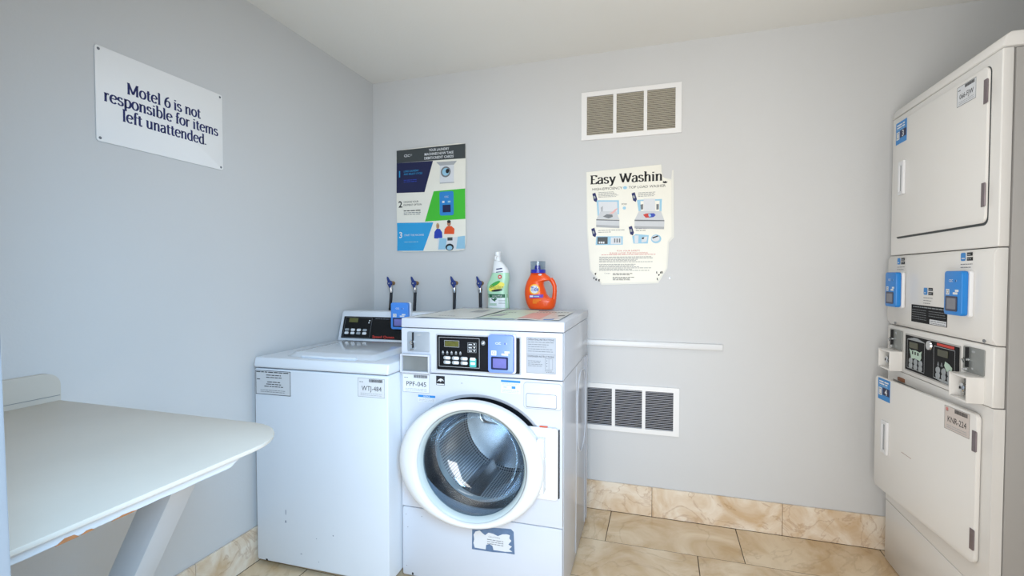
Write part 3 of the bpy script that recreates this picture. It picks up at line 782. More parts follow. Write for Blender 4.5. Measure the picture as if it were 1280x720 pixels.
# ------------------------------------------------------------ stacked dryer (faces the left wall)
DR = thing('stacked_dryer', 'off-white double stacked tumble dryer with its lower door ajar, by the right wall', 'dryer', (2.603, -0.09, 0), -90)
w, d = 0.688, 0.70
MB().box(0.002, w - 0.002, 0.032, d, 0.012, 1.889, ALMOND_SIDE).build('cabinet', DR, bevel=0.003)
s = MB(); s.xprism([(-0.004, 1.893), (0.004, 1.925), (0.018, 1.936), (d, 1.936), (d, 1.893)], -0.003, w + 0.003, ALMOND); s.build('top_cap', DR, bevel=0.006)
MB().prism(rr(0, w, 1.3185, 1.891, 0.004, 3), 0.0, 0.0275, ALMOND).build('upper_front', DR, bevel=0.006, seg=3)
s = MB(); s.xprism([(0.026, 1.0265), (0.004, 1.0275), (-0.008, 1.046), (-0.008, 1.300), (0.0, 1.3155), (0.026, 1.3155)], 0.0, w, ALMOND); s.build('card_fascia', DR, bevel=0.003)
s = MB(); s.xprism([(0.026, 0.8435), (-0.004, 0.8435), (-0.004, 1.020), (0.002, 1.0245), (0.026, 1.0245)], 0.0, w, ALMOND); s.build('control_fascia', DR, bevel=0.003)
lf = MB()
lf.box(0.0, 0.045, 0, 0.0275, 0.270, 0.841, ALMOND); lf.box(0.630, w, 0, 0.0275, 0.270, 0.841, ALMOND); lf.box(0.045, 0.630, 0, 0.0275, 0.800, 0.841, ALMOND); lf.box(0.045, 0.630, 0, 0.0275, 0.270, 0.350, ALMOND)
lf.build('lower_front', DR, smooth=0)
MB().prism(rr(0, w, 0.008, 0.2665, 0.004, 3), 0.0, 0.0275, ALMOND).build('access_panel', DR, bevel=0.004)
MB().box(0.01, w - 0.01, 0.02, 0.05, 0.0, 0.012, DARK).build('plinth', DR, smooth=0)
MB().box(0.045, 0.630, 0.020, 0.030, 0.350, 0.800, DULLG).build('lower_opening', DR, smooth=0)
MB().box(0.10, 0.15, -0.006, 0.006, 0.803, 0.818, BROWN).build('door_latch', DR, bevel=0.002)
# upper door, closed
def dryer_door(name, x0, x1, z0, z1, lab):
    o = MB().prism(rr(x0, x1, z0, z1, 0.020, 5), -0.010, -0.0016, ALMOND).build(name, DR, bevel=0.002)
    MB().prism(rr(x0 + 0.004, x1 + 0.0008, z0 - 0.007, z1 + 0.0015, 0.021, 5), -0.0014, 0.0002, CHAR).build('door_gap_shade', DR, smooth=0)  # dark plate painting in the shadow line at the door's edge and underside
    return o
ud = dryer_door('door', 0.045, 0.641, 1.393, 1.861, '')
def door_fit(o, x0, z0, num, tag_, y, paper, ink, h):
    st = label(o, 'number_sticker', x0 + 0.010, x0 + 0.101, z0 + 0.379, z0 + 0.467, STICKB, y=y)
    p = MB(); yy = y - 0.0010; a, b = x0 + 0.010, z0 + 0.379
    p.rect(a + 0.036, a + 0.088, b + 0.022, b + 0.052, yy, NAVYP); p.text(num, a + 0.062, b + 0.0245, 0.035, yy - 0.0003, KEYW, 'c', bold=0.02)
    p.rect(a + 0.006, a + 0.032, b + 0.018, b + 0.050, yy, KEYW); p.frame(a + 0.010, a + 0.028, b + 0.023, b + 0.045, 0.002, yy - 0.0003, INKG)
    p.greek(a + 0.010, a + 0.080, b + 0.073, 0.009, yy, KEYW); p.greek(a + 0.010, a + 0.076, b + 0.063, 0.009, yy, KEYW); p.greek(a + 0.010, a + 0.075, b + 0.056, 0.004, yy, PALEB)
    p.build('lettering', st, smooth=0)
    hd = MB()
    u0, u1, za, zb = x0 + 0.045, x0 + 0.098, z0 + h, z0 + h + 0.133
    hd.box(u0, u0 + 0.010, y - 0.005, y - 0.0002, za, zb, PLASTIC); hd.box(u1 - 0.014, u1, y - 0.009, y - 0.0002, za, zb, PLASTIC)
    hd.box(u0 + 0.010, u1 - 0.014, y - 0.005, y - 0.0002, za, za + 0.014, PLASTIC); hd.box(u0 + 0.010, u1 - 0.014, y - 0.005, y - 0.0002, zb - 0.014, zb, PLASTIC)
    hd.box(u0 + 0.010, u1 - 0.014, y - 0.0012, y - 0.0002, za + 0.014, zb - 0.014, INKL)
    hd.build('door_handle', o, bevel=0.001)
    return o
door_fit(ud, 0.045, 1.393, '3', '', -0.010, PAPER, INK, 0.168)
asset_label(ud, 0.487, 0.587, 1.785, 1.849, '066-FJW', y=-0.010, ink=INK)
for z in (1.750, 1.441):
    MB().box(0.627, 0.643, -0.0122, -0.0101, z, z + 0.072, HINGE).build('hinge', ud, smooth=0)
    MB().tube([(0.6425, -0.0112, z + 0.002), (0.6425, -0.0112, z + 0.070)], 0.0028, HINGE, 8).build('hinge_pin', ud)
# lower door: hinged on the near side, swung open by a few degrees
ld = MB().prism(rr(-0.596, 0.0, 0.347, 0.812, 0.020, 5), -0.010, 0.004, ALMOND).build('door', DR, bevel=0.003)
ld.location = (0.641, -0.006, 0); ld.rotation_euler = (0, 0, R(4.6))
door_fit(ld, -0.596 + 0.016, 0.341, '4', '', -0.010, PAPER, INK, 0.165)
asset_label(ld, -0.146, -0.028, 0.726, 0.803, 'KNR-224', y=-0.010, m=PAPERP, ink=INKG)
p = MB(); p.ell(-0.133, 0.793, 0.006, 0.006, -0.0112, PINKI, 12); p.build('red_stamp', ld, smooth=0)
MB().flat([(-0.392, 0.5535), (-0.328, 0.5510), (-0.328, 0.5525), (-0.392, 0.5550)], -0.0104, BROWN).build('scratch', ld, smooth=0)
for z in (0.695, 0.391):
    MB().box(-0.015, 0.001, -0.0122, -0.0101, z, z + 0.064, HINGE).build('hinge', ld, smooth=0)
    MB().tube([(0.001, -0.0112, z + 0.002), (0.001, -0.0112, z + 0.062)], 0.0028, HINGE, 8).build('hinge_pin', ld)
# card readers and print on the card fascia
card_reader(DR, 0.056, 1.106, 0.098, 0.141, BLUE, y0=-0.0085, th=0.030, screen=SCREEN_G)
card_reader(DR, 0.496, 1.106, 0.098, 0.143, BLUE, y0=-0.0085, th=0.030, screen=SCREEN_G)
def fascia_icon(u, z, n_):
    p = MB(); y = -0.0088
    p.flat(rr(u, u + 0.026, z, z + 0.026, 0.005, 3), y, STICKB); p.greek(u + 0.005, u + 0.022, z + 0.006, 0.005, y - 0.0003, KEYW)
    p.rect(u + 0.033, u + 0.062, z + 0.015, z + 0.026, y, INK); p.rect(u + 0.033, u + 0.064, z, z + 0.011, y, INK)
    for q in (0.018, 0.004): p.greek(u + 0.036, u + 0.058, z + q, 0.005, y - 0.0003, KEYG)
    for k in range(n_): p.greek(u, u + 0.062 - 0.008 * k, z - 0.012 - 0.010 * k, 0.0035, y, INKG)
    p.build('instruction_print', DR, smooth=0)
fascia_icon(0.086, 1.279, 2); fascia_icon(0.525, 1.281, 2); fascia_icon(0.299, 1.163, 3)
l = label(DR, 'black_instruction_label', 0.211, 0.455, 1.057, 1.123, BLACKP, y=-0.008)
p = MB(); y = -0.0092
p.greek(0.225, 0.445, 1.114, 0.005, y, KEYG)
for k in range(5): p.greek(0.216, 0.322, 1.103 - 0.0085 * k, 0.0034, y, INKG); 
for k in range(3): p.greek(0.338, 0.448, 1.103 - 0.0085 * k, 0.0034, y, INKG)
p.rect(0.345, 0.452, 1.059, 1.076, y, PAPER); p.greek(0.350, 0.448, 1.069, 0.0042, y - 0.0003, INKG); p.greek(0.352, 0.446, 1.062, 0.0034, y - 0.0003, INKG)
p.build('lettering', l, smooth=0)
for u in (0.070, 0.647):
    MB().lathe([(0.0, -0.004), (0.005, -0.003), (0.006, 0.0)], (u, -0.004, 1.037), INKG, 'y', 12).build('bolt', DR)
# control strip: coin slides, coin drops and twin key pads
for u, k in ((0.030, 0), (0.547, 1)):
    q = coin_slide(DR, u, u + 0.106, 0.929, 1.010, DULLG); q.location = (0, -0.004, 0)
    q = coin_box(DR, u + (0.0 if k == 0 else 0.010), u + 0.106, 0.846, 0.926, 0.044, ALMOND, back=DULLG); q.location = (0, -0.004, 0)
MB().prism(rr(0.158, 0.531, 0.858, 1.005, 0.004), -0.0050, -0.0035, ALMOND_SIDE).build('panel_trim', DR)
pan = MB().prism(rr(0.164, 0.524, 0.864, 0.999, 0.003), -0.0062, -0.0035, BLACKP).build('control_panel', DR)
p = MB(); y = -0.0066
for a in (0.180, 0.372):
    z0, z1 = 0.872, 0.985
    q = [(a, z0), (a + 0.13, z0), (a + 0.13, z1), (a, z1)]
    p.frame(a, a + 0.130, z0, z1, 0.0018, y, INKL)
    if a < 0.3: p.flat([(a, z1), (a + 0.13, z1), (a + 0.075, z1 + 0.010), (a + 0.05, z1 + 0.010)], y, KEYG)
    else: p.flat([(a, z0), (a + 0.13, z0), (a + 0.11, z0 - 0.007), (a + 0.06, z0 - 0.007)], y, KEYG); p.rect(a + 0.02, a + 0.125, z1 + 0.003, z1 + 0.012, y, REDI)
p.flat([(0.197, 0.949), (0.212, 0.944), (0.245, 0.948), (0.275, 0.944), (0.291, 0.951), (0.286, 0.938), (0.288, 0.925), (0.278, 0.912), (0.243, 0.916), (0.212, 0.912), (0.205, 0.930)], y, MINT)
for k in range(3): p.rect(0.218 + 0.020 * k, 0.228 + 0.020 * k, 0.930, 0.942, y - 0.0003, INK)
p.flat([(0.445, 0.940), (0.470, 0.934), (0.488, 0.924), (0.482, 0.902), (0.455, 0.908), (0.440, 0.925)], y, MINT)
for k in range(2): p.flat([(0.395 + 0.022 * k, 0.918), (0.410 + 0.022 * k, 0.918), (0.4045 + 0.022 * k, 0.932), (0.4005 + 0.022 * k, 0.932)], y, INKG)
p.build('lettering', pan, smooth=0)
MB().lathe([(0.0, -0.004), (0.016, -0.004), (0.018, 0.0)], (0.341, -0.0062, 0.980), CHROME, 'y', 18).build('badge', pan)
for a in (0.198, 0.398): MB().prism(rr(a, a + 0.064, 0.953, 0.976, 0.002), -0.0075, -0.0062, LCDK).build('display', pan)
for a in (0.198, 0.390):
    for k in range(3):
        for q in range(2):
            MB().lathe([(0.0, -0.003), (0.010, -0.003), (0.0125, 0.0)], (a + 0.012 + 0.036 * k, -0.0062, 0.903 - 0.019 * q), KEYG, 'y', 14).build('button', pan)
for u, yy in ((0.05, 0.08), (w - 0.06, 0.08), (0.05, d - 0.08), (w - 0.06, d - 0.08)):
    MB().lathe([(0.0, 0.0), (0.02, 0.0), (0.02, 0.012)], (u, yy, 0), DARK, 'z', 12).build('foot', DR)

# ------ table fixed to the left wall
TB = thing('laundry_table', 'white painted wall table with rounded corner and chipped front edge', 'table', (0, -1.612, 0), 0)
def table_outline(x1, y1, r):
    out = [(0.003, y1)]
    for i in range(9):
        t = R(90 - 90 * i / 8); out.append((x1 - r + r * math.cos(t), y1 - r + r * math.sin(t)))
    return out + [(x1, YF + 1.612 + 0.01), (0.003, YF + 1.612 + 0.01)]
MB().zprism(table_outline(0.862, 0.0, 0.14), 0.8665, 0.8755, WOODW).build('tabletop', TB, bevel=0.002)
# lower edge strip with chips of bare wood
s = MB(); ol = []
ys = [-0.165 - 0.0229 * i for i in range(21)]
rnd = random.Random(3)
vv = []; ff = []
for i, yy in enumerate(ys):
    z = 0.8515 + rnd.uniform(-0.0006, 0.0006) - (0.0 if i else -0.012)
    vv += [(0.820, yy, 0.8665), (0.852, yy, 0.8665), (0.852, yy, z), (0.820, yy, z)]
for i in range(len(ys) - 1):
    for k in range(4): ff.append((i * 4 + k, i * 4 + (k + 1) % 4, i * 4 + 4 + (k + 1) % 4, i * 4 + 4 + k))
ff += [(0, 1, 2, 3), tuple(len(vv) - 1 - k for k in range(4))]
edge = s.add(vv, ff, WOODE).build('edge_strip', TB, smooth=30)
for yy, ln, hh in ((-0.463, 0.030, 0.0055), (-0.540, 0.022, 0.0035), (-0.385, 0.040, 0.0022), (-0.437, 0.018, 0.003)):
    MB().xprism([(yy - ln / 2, 0.8500), (yy + ln / 2, 0.8500), (yy + ln * 0.3, 0.8500 + hh), (yy - ln * 0.1, 0.8508 + hh), (yy - ln * 0.35, 0.8502 + hh * 0.4)], 0.8515, 0.8526, RAWWOOD).build('chip', edge, smooth=0)
# splash strip along the wall
sp = []
Y0 = YF + 1.612 + 0.01
sp = [(Y0, 0.8757), (0.0, 0.8757), (0.0, 0.922)] + [(-0.036 + 0.036 * math.cos(R(a)), 0.921 + 0.036 * math.sin(R(a))) for a in range(0, 91, 15)] + [(Y0, 0.957)]
spl = MB().xprism(sp, 0.001, 0.020, WOODW).build('splash_strip', TB)
MB().box(0.0202, 0.0210, Y0, -0.002, 0.8905, 0.8915, INKG).build('groove', spl, smooth=0)
# slanting leg, a plain board
def lx(z): return 0.694 + (z - 0.778) * 0.58
ya, yb = -0.188, -0.132
vv = []
for z in (0.0, 0.8664):
    vv += [(lx(z) - 0.075, ya, z), (lx(z), ya, z), (lx(z), yb, z), (lx(z) - 0.075, yb, z)]
MB().add(vv, [(0, 1, 2, 3), (4, 5, 6, 7), (0, 1, 5, 4), (1, 2, 6, 5), (2, 3, 7, 6), (3, 0, 4, 7)], mat('white_leg_paint', (196, 199, 202), 0.5, var=0.03, bump=0.05, bscale=30)).build('leg', TB, bevel=0.002)
MB().box(0.0, 0.020, Y0, -0.10, 0.80, 0.8664, WOODW).build('wall_rail', TB, bevel=0.002)

# ------------------------------------------------------------ signs on the walls
SG = thing('notice_sign', 'white sign with navy lettering about unattended items, left wall', 'sign', (0.0, -1.495, 1.651), 90)
pl_ = MB().prism(rr(0.0, 0.447, 0.0, 0.2945, 0.008, 4), -0.004, -0.0005, SIGNW).build('plate', SG, bevel=0.0006)
p = MB(); y = -0.0044
serif_text(p, 'Motel 6 is not', 0.091, 0.1745, 0.262, 0.0500, y, NAVY)
serif_text(p, 'responsible for items', 0.022, 0.1290, 0.404, 0.0500, y, NAVY)
serif_text(p, 'left unattended.', 0.075, 0.0815, 0.300, 0.0500, y, NAVY)
p.build('lettering', pl_, smooth=0)
for u, z in ((0.010, 0.284), (0.437, 0.284), (0.010, 0.010), (0.437, 0.010)):
    MB().lathe([(0.0, -0.0025), (0.003, -0.002), (0.0045, 0.0)], (u, -0.004, z), INKG, 'y', 12).build('screw', SG)

# poster with three numbered steps
P1 = thing('instruction_poster', 'numbered card payment poster with navy, green and sky blue panels', 'poster', (0.163, 0, 1.374), 0)
def yw(u, z): return 0.0022 * math.sin(u * 9 + z * 5) + 0.002 * math.sin(z * 14)
class Wavy(MB):
    def bend(s):
        s.v = [(a, b + yw(a, c), c) for a, b, c in s.v]; return s
s = Wavy(); NX, NY = 10, 14
ol = rr(0, 0.443, 0, 0.606, 0.012, 3)
top_z = lambda u: 0.600 + 0.025 * u
vv = []; ff = []
for q, yy in ((0, -0.0105), (1, -0.0085)):
    for j in range(NY + 1):
        for i in range(NX + 1):
            a, b = i / NX, j / NY
            u = 0.443 * a; z = b * top_z(u)
            if b in (0, 1) and a in (0, 1): u += 0.008 * (1 if a == 0 else -1); z += 0.006 * (1 if b == 0 else -1)
            vv.append((u, yy, z))
k0 = (NX + 1) * (NY + 1)
for j in range(NY):
    for i in range(NX):
        k = j * (NX + 1) + i
        ff.append((k, k + 1, k + NX + 2, k + NX + 1)); ff.append((k0 + k, k0 + k + NX + 1, k0 + k + NX + 2, k0 + k + 1))
bd = [i for i in range(NX + 1)] + [j * (NX + 1) + NX for j in range(1, NY + 1)] + [NY * (NX + 1) + i for i in range(NX - 1, -1, -1)] + [j * (NX + 1) for j in range(NY - 1, 0, -1)]
for i in range(len(bd)): a, b = bd[i], bd[(i + 1) % len(bd)]; ff.append((a, k0 + a, k0 + b, b))
sheet = s.add(vv, ff, CREAM).bend().build('sheet', P1)
p = Wavy(); y = -0.0112
def strip(p, poly, y, m):
    """a coloured panel cut into short pieces so that it follows the bent sheet; poly: left/right ends bottom and top"""
    (a0, b0), (a1, b1), (a2, b2), (a3, b3) = poly; K, J = 8, 6
    vv = []; ff = []
    for j in range(J + 1):
        for i in range(K + 1):
            s_, t_ = i / K, j / J
            l = (a0 + (a3 - a0) * t_, b0 + (b3 - b0) * t_); r = (a1 + (a2 - a1) * t_, b1 + (b2 - b1) * t_)
            vv.append((l[0] + (r[0] - l[0]) * s_, y, l[1] + (r[1] - l[1]) * s_))
    for j in range(J):
        for i in range(K): k = j * (K + 1) + i; ff.append((k, k + 1, k + K + 2, k + K + 1))
    p.add(vv, ff, m)
strip(p, [(0.001, 0.524), (0.442, 0.522), (0.441, 0.604), (0.002, 0.597)], y, CHAR)
strip(p, [(0.001, 0.348), (0.187, 0.344), (0.241, 0.521), (0.001, 0.524)], y, NAVYP)
strip(p, [(0.186, 0.174), (0.442, 0.180), (0.442, 0.351), (0.246, 0.345)], y, GREENP)
strip(p, [(0.003, 0.006), (0.174, 0.004), (0.240, 0.167), (0.001, 0.172)], y, SKYP)
y2 = y - 0.0006
p.text('CSC', 0.052, 0.556, 0.020, y2, KEYW, fit=0.038, bold=0.02); p.rect(0.094, 0.098, 0.558, 0.571, y2, KEYG); p.rect(0.102, 0.105, 0.560, 0.570, y2, KEYG)
for k, t in enumerate(('YOUR LAUNDRY', 'MACHINES NOW TAKE', 'DEBIT/CREDIT CARDS')):
    p.text(t, 0.278, 0.577 - 0.0225 * k, 0.020, y2, KEYW, 'c', fit=(0.128, 0.182, 0.184)[k], bold=0.02)
p.text('1', 0.018, 0.440, 0.052, y2, SKYP, bold=0.02); p.text('LOAD LAUNDRY', 0.050, 0.467, 0.0150, y2, SKYP, fit=0.100); p.text('AND SELECT CYCLE', 0.050, 0.450, 0.0150, y2, SKYP, fit=0.122)
for k in range(2): p.greek(0.050, 0.135, 0.418 - 0.010 * k, 0.006, y2, COBALT)
p.text('2', 0.014, 0.262, 0.052, y2, INK, bold=0.02); p.text('CHOOSE YOUR', 0.048, 0.287, 0.0155, y2, INK, fit=0.098); p.text('PAYMENT OPTION', 0.048, 0.269, 0.0155, y2, INK, fit=0.118)
p.greek(0.048, 0.165, 0.238, 0.008, y2, INK)
for k in range(2): p.greek(0.048, 0.16, 0.227 - 0.010 * k, 0.006, y2, INKG)
p.text('3', 0.016, 0.082, 0.050, y2, KEYW, bold=0.02); p.text('START THE MACHINE', 0.050, 0.092, 0.0150, y2, KEYW, fit=0.128)
p.greek(0.050, 0.14, 0.055, 0.006, y2, PALEB)
# picture of a washer, a card reader and two people folding laundry
p.rect(0.285, 0.372, 0.392, 0.490, y2, PAPER); p.flat([(0.262, 0.511), (0.390, 0.511), (0.372, 0.490), (0.285, 0.490)], y2, INKL); p.ell(0.322, 0.452, 0.031, 0.031, y2 - 0.0004, INKG); p.ell(0.322, 0.452, 0.022, 0.022, y2 - 0.0008, PALEB); p.ell(0.333, 0.456, 0.011, 0.013, y2 - 0.0012, INK)
p.rect(0.285, 0.375, 0.387, 0.392, y2, INKL)
p.flat(rr(0.283, 0.371, 0.204, 0.340, 0.010, 3), y2, STICKB); p.rect(0.302, 0.352, 0.222, 0.264, y2 - 0.0004, NAVYP); p.text('CSC', 0.327, 0.305, 0.014, y2 - 0.0004, KEYW, 'c'); p.rect(0.300, 0.314, 0.276, 0.287, y2 - 0.0004, KEYW); p.rect(0.335, 0.352, 0.276, 0.286, y2 - 0.0004, PALEB)
p.flat([(0.244, 0.075), (0.298, 0.070), (0.296, 0.108), (0.282, 0.128), (0.262, 0.130), (0.247, 0.112)], y2, COBALT); p.ell(0.268, 0.145, 0.011, 0.018, y2, HAIRB); p.ell(0.270, 0.144, 0.007, 0.012, y2 - 0.0004, SKIN)
p.flat([(0.308, 0.098), (0.372, 0.096), (0.374, 0.126), (0.356, 0.142), (0.328, 0.142), (0.312, 0.126)], y2, ORANGE_S); p.ell(0.340, 0.158, 0.012, 0.017, y2, SKIN); p.ell(0.340, 0.168, 0.012, 0.009, y2 - 0.0004, INK)
p.flat([(0.268, 0.006), (0.420, 0.006), (0.420, 0.080), (0.268, 0.075)], y2 - 0.0003, PAPER); p.flat([(0.272, 0.010), (0.318, 0.010), (0.326, 0.070), (0.280, 0.076)], y2 - 0.0006, PALEB); p.rect(0.330, 0.362, 0.060, 0.078, y2 - 0.0009, CHAR); p.ell(0.344, 0.022, 0.026, 0.020, y2 - 0.0009, INK); p.ell(0.344, 0.018, 0.017, 0.013, y2 - 0.0012, PALEB)
p.flat([(0.385, 0.012), (0.440, 0.012), (0.440, 0.085), (0.395, 0.080)], y2 - 0.0009, PALEB)
p.bend().build('lettering', sheet, smooth=0)

# torn poster on how to wash
P2 = thing('washing_poster', 'torn cream poster headed Easy Washin with a missing corner', 'poster', (1.286, 0, 1.184), 0)
back_ = [(0.0, 0.592), (0.376, 0.606), (0.381, 0.540), (0.425, 0.530), (0.428, 0.574), (0.435, 0.574), (0.440, 0.240), (0.417, 0.215), (0.410, 0.086), (0.366, 0.010), (0.084, 0.0), (0.022, 0.077), (0.006, 0.278)]
bk = MB().prism(back_, -0.0035, -0.0008, CREAME).build('backing', P2, smooth=0)
front_ = [(0.004, 0.590), (0.376, 0.604), (0.378, 0.575), (0.383, 0.545), (0.392, 0.538), (0.402, 0.530), (0.424, 0.522), (0.428, 0.244), (0.410, 0.220), (0.404, 0.088), (0.360, 0.018), (0.086, 0.008), (0.028, 0.082), (0.012, 0.278)]
sh_ = MB().prism(front_, -0.0062, -0.0036, CREAM).build('sheet', P2, smooth=0)
FADEP = mat('faded_pink_print', (226, 176, 172), 0.6)
p = MB(); y = -0.0066
G = lambda X, Y: ((X - 115) * 0.000443, 0.593 - (Y - 135 + 0.10 * (X - 115)) * 0.000462)     # print grid of the upper half
K_ = lambda X, Y: ((X - 115) * 0.000443, 0.322 - (Y + 0.03 * (X - 115)) * 0.000466)           # print grid of the lower half
def gpoly(f, pts, m, yy=y): p.flat([f(*q) for q in pts], yy, m)
serif_text(p, 'Easy Washin', 0.022, 0.526, 0.362, 0.0640, y, INK, thick=0.15, thin=0.06)
p.flat([(0.384, 0.527), (0.390, 0.519), (0.398, 0.522), (0.404, 0.517), (0.409, 0.520), (0.402, 0.511), (0.390, 0.511), (0.383, 0.516), (0.387, 0.521)], y, INK)
p.text('HIGH-EFFICIENCY', 0.034, 0.493, 0.0180, y, INK, fit=0.152); p.ell(0.200, 0.499, 0.010, 0.008, y, PALEB); p.text('TOP LOAD WASHER', 0.218, 0.493, 0.0180, y, INK, fit=0.180)
for X, Y, f in ((190, 380, G), (640, 352, G), (180, 60, K_), (610, 38, K_)):
    gpoly(f, [(X, Y), (X + 36, Y - 14), (X + 60, Y + 60), (X + 48, Y + 92), (X + 18, Y + 78)], NAVY); gpoly(f, [(X + 10, Y + 28), (X + 32, Y + 20), (X + 42, Y + 48), (X + 22, Y + 56)], KEYG, y - 0.0003)
for X0, X1, Y0_, n_ in ((262, 510, 365, 5), (715, 965, 345, 4)):
    for k in range(n_): a = G(X0, Y0_ + 13 * k); p.greek(a[0], a[0] + (X1 - X0) * 0.00044 * random.uniform(0.6, 1), a[1], 0.0034, y, INKG)
# left washer picture
gpoly(G, [(240, 450), (498, 436), (500, 590), (256, 640)], PALEB); gpoly(G, [(262, 465), (480, 452), (482, 590), (270, 600)], PAPER, y - 0.0003)
gpoly(G, [(240, 660), (290, 570), (470, 560), (505, 650)], PAPERG, y - 0.0006); gpoly(G, [(315, 628), (360, 600), (425, 600), (430, 625), (380, 645)], INKG, y - 0.0009)
gpoly(G, [(385, 592), (425, 568), (450, 540), (490, 522), (460, 562), (430, 590)], FADEP, y - 0.0009); gpoly(G, [(290, 530), (315, 510), (312, 570), (296, 575)], INKL, y - 0.0009)
gpoly(G, [(238, 672), (505, 660), (505, 745), (238, 752)], PAPERG, y - 0.0006); gpoly(G, [(238, 726), (505, 720), (505, 745), (238, 752)], INKL, y - 0.0009); gpoly(G, [(238, 664), (505, 654), (505, 664), (238, 676)], INKG, y - 0.0009)
a = G(530, 488); p.text('POD', a[0], a[1], 0.013, y, INK); a = G(560, 518); p.ell(a[0], a[1], 0.008, 0.008, y, PALEB)
# right washer picture
gpoly(G, [(700, 420), (975, 395), (972, 530), (720, 545)], PALEB); gpoly(G, [(740, 432), (950, 415), (948, 530), (745, 540)], CREAM, y - 0.0003)
gpoly(G, [(775, 405), (900, 395), (905, 525), (775, 535)], PAPER, y - 0.0006); gpoly(G, [(740, 470), (770, 462), (770, 520), (745, 525)], INKG, y - 0.0006); gpoly(G, [(915, 455), (942, 452), (942, 510), (915, 515)], INKG, y - 0.0006)
gpoly(G, [(678, 640), (725, 540), (965, 525), (1003, 628)], PAPERG, y - 0.0009); gpoly(G, [(676, 655), (1003, 632), (1000, 720), (676, 735)], PAPERG, y - 0.0009); gpoly(G, [(676, 710), (1000, 695), (1000, 720), (676, 735)], INKL, y - 0.0012); gpoly(G, [(676, 640), (1003, 622), (1003, 634), (676, 655)], INKG, y - 0.0012)
gpoly(G, [(770, 580), (800, 565), (840, 560), (840, 605), (800, 610)], REDI, y - 0.0012); gpoly(G, [(840, 560), (890, 555), (908, 575), (885, 598), (840, 605)], COBALT, y - 0.0012)
gpoly(G, [(825, 570), (850, 565), (860, 590), (835, 598)], PALEB, y - 0.0015)
# lower pictures and small print
gpoly(K_, [(240, 142), (545, 140), (545, 232), (232, 240)], PALEB); gpoly(K_, [(252, 150), (372, 148), (372, 226), (252, 230)], CHAR, y - 0.0003); gpoly(K_, [(408, 152), (528, 150), (528, 226), (408, 228)], PAPER, y - 0.0003)
for k in range(3): gpoly(K_, [(268 + 24 * k, 200), (286 + 24 * k, 200), (286 + 24 * k, 222), (268 + 24 * k, 222)], KEYW, y - 0.0006); gpoly(K_, [(445 + 28 * k, 165), (460 + 28 * k, 165), (460 + 28 * k, 210), (445 + 28 * k, 210)], INKG, y - 0.0006)
gpoly(K_, [(650, 140), (690, 115), (835, 125), (825, 215), (665, 218)], PALEB); gpoly(K_, [(675, 130), (722, 128), (718, 212), (680, 215)], PAPER, y - 0.0003); gpoly(K_, [(755, 150), (820, 140), (810, 195), (755, 205)], PAPER, y - 0.0003); gpoly(K_, [(758, 152), (785, 148), (780, 166), (758, 170)], INK, y - 0.0006)
a = K_(915, 165); p.ell(a[0], a[1], 0.025, 0.022, y, PALEB); p.ell(a[0] - 0.002, a[1] + 0.002, 0.019, 0.015, y - 0.0003, PAPER); gpoly(K_, [(870, 150), (930, 128), (940, 138), (880, 162)], INK, y - 0.0006)
for X0, X1, Y0_ in ((262, 565, 80), (262, 410, 100), (690, 940, 60), (690, 800, 80)):
    a = K_(X0, Y0_); p.greek(a[0], a[0] + (X1 - X0) * 0.00044, a[1], 0.0045, y, INKG)
a = K_(610, 305); p.text('FOR YOUR SAFETY', a[0], a[1], 0.0105, y, REDI, 'c', fit=0.115); a = K_(610, 330); p.text('PLEASE AVOID THE FOLLOWING', a[0], a[1], 0.0105, y, REDI, 'c', fit=0.19)
a = K_(300, 352); p.greek(a[0], a[0] + 0.27, a[1], 0.0045, y, PINKI)
for k in range(12):
    if k == 5: continue
    a = K_(275, 378 + 13.5 * k); p.greek(a[0], a[0] + 0.27 * random.uniform(0.6, 1.0), a[1], 0.0040, y, INKG)
a = K_(335, 560); p.text('Contact:', a[0], a[1], 0.009, y, INKG)
for k in range(6):
    if k == 2: continue
    a = K_(432, 556 + 14 * k); p.greek(a[0], a[0] + 0.14 * random.uniform(0.6, 1.0), a[1], 0.0044, y, INK)
p.build('lettering', sh_, smooth=0)
for X, Y in ((222, 555), (205, 605), (230, 620), (265, 625), (918, 520), (940, 548), (960, 520), (925, 590), (975, 515)):
    p = MB(); gpoly(K_, [(X, Y), (X + random.uniform(8, 20), Y - 6), (X + 14, Y + random.uniform(10, 26)), (X + 3, Y + 18)], INK, y - 0.0003)
    p.build('stain', sh_, smooth=0)

nail = MB().lathe([(0.0, -0.006), (0.004, -0.0055), (0.0055, -0.002), (0.004, 0.0)], (0, 0, 0), CHROME, 'y', 14).build('wall_screw')
nail.location = (1.708, -0.0005, 1.220); tag(nail, 'small metal screw left in the back wall beside the torn poster', 'screw')

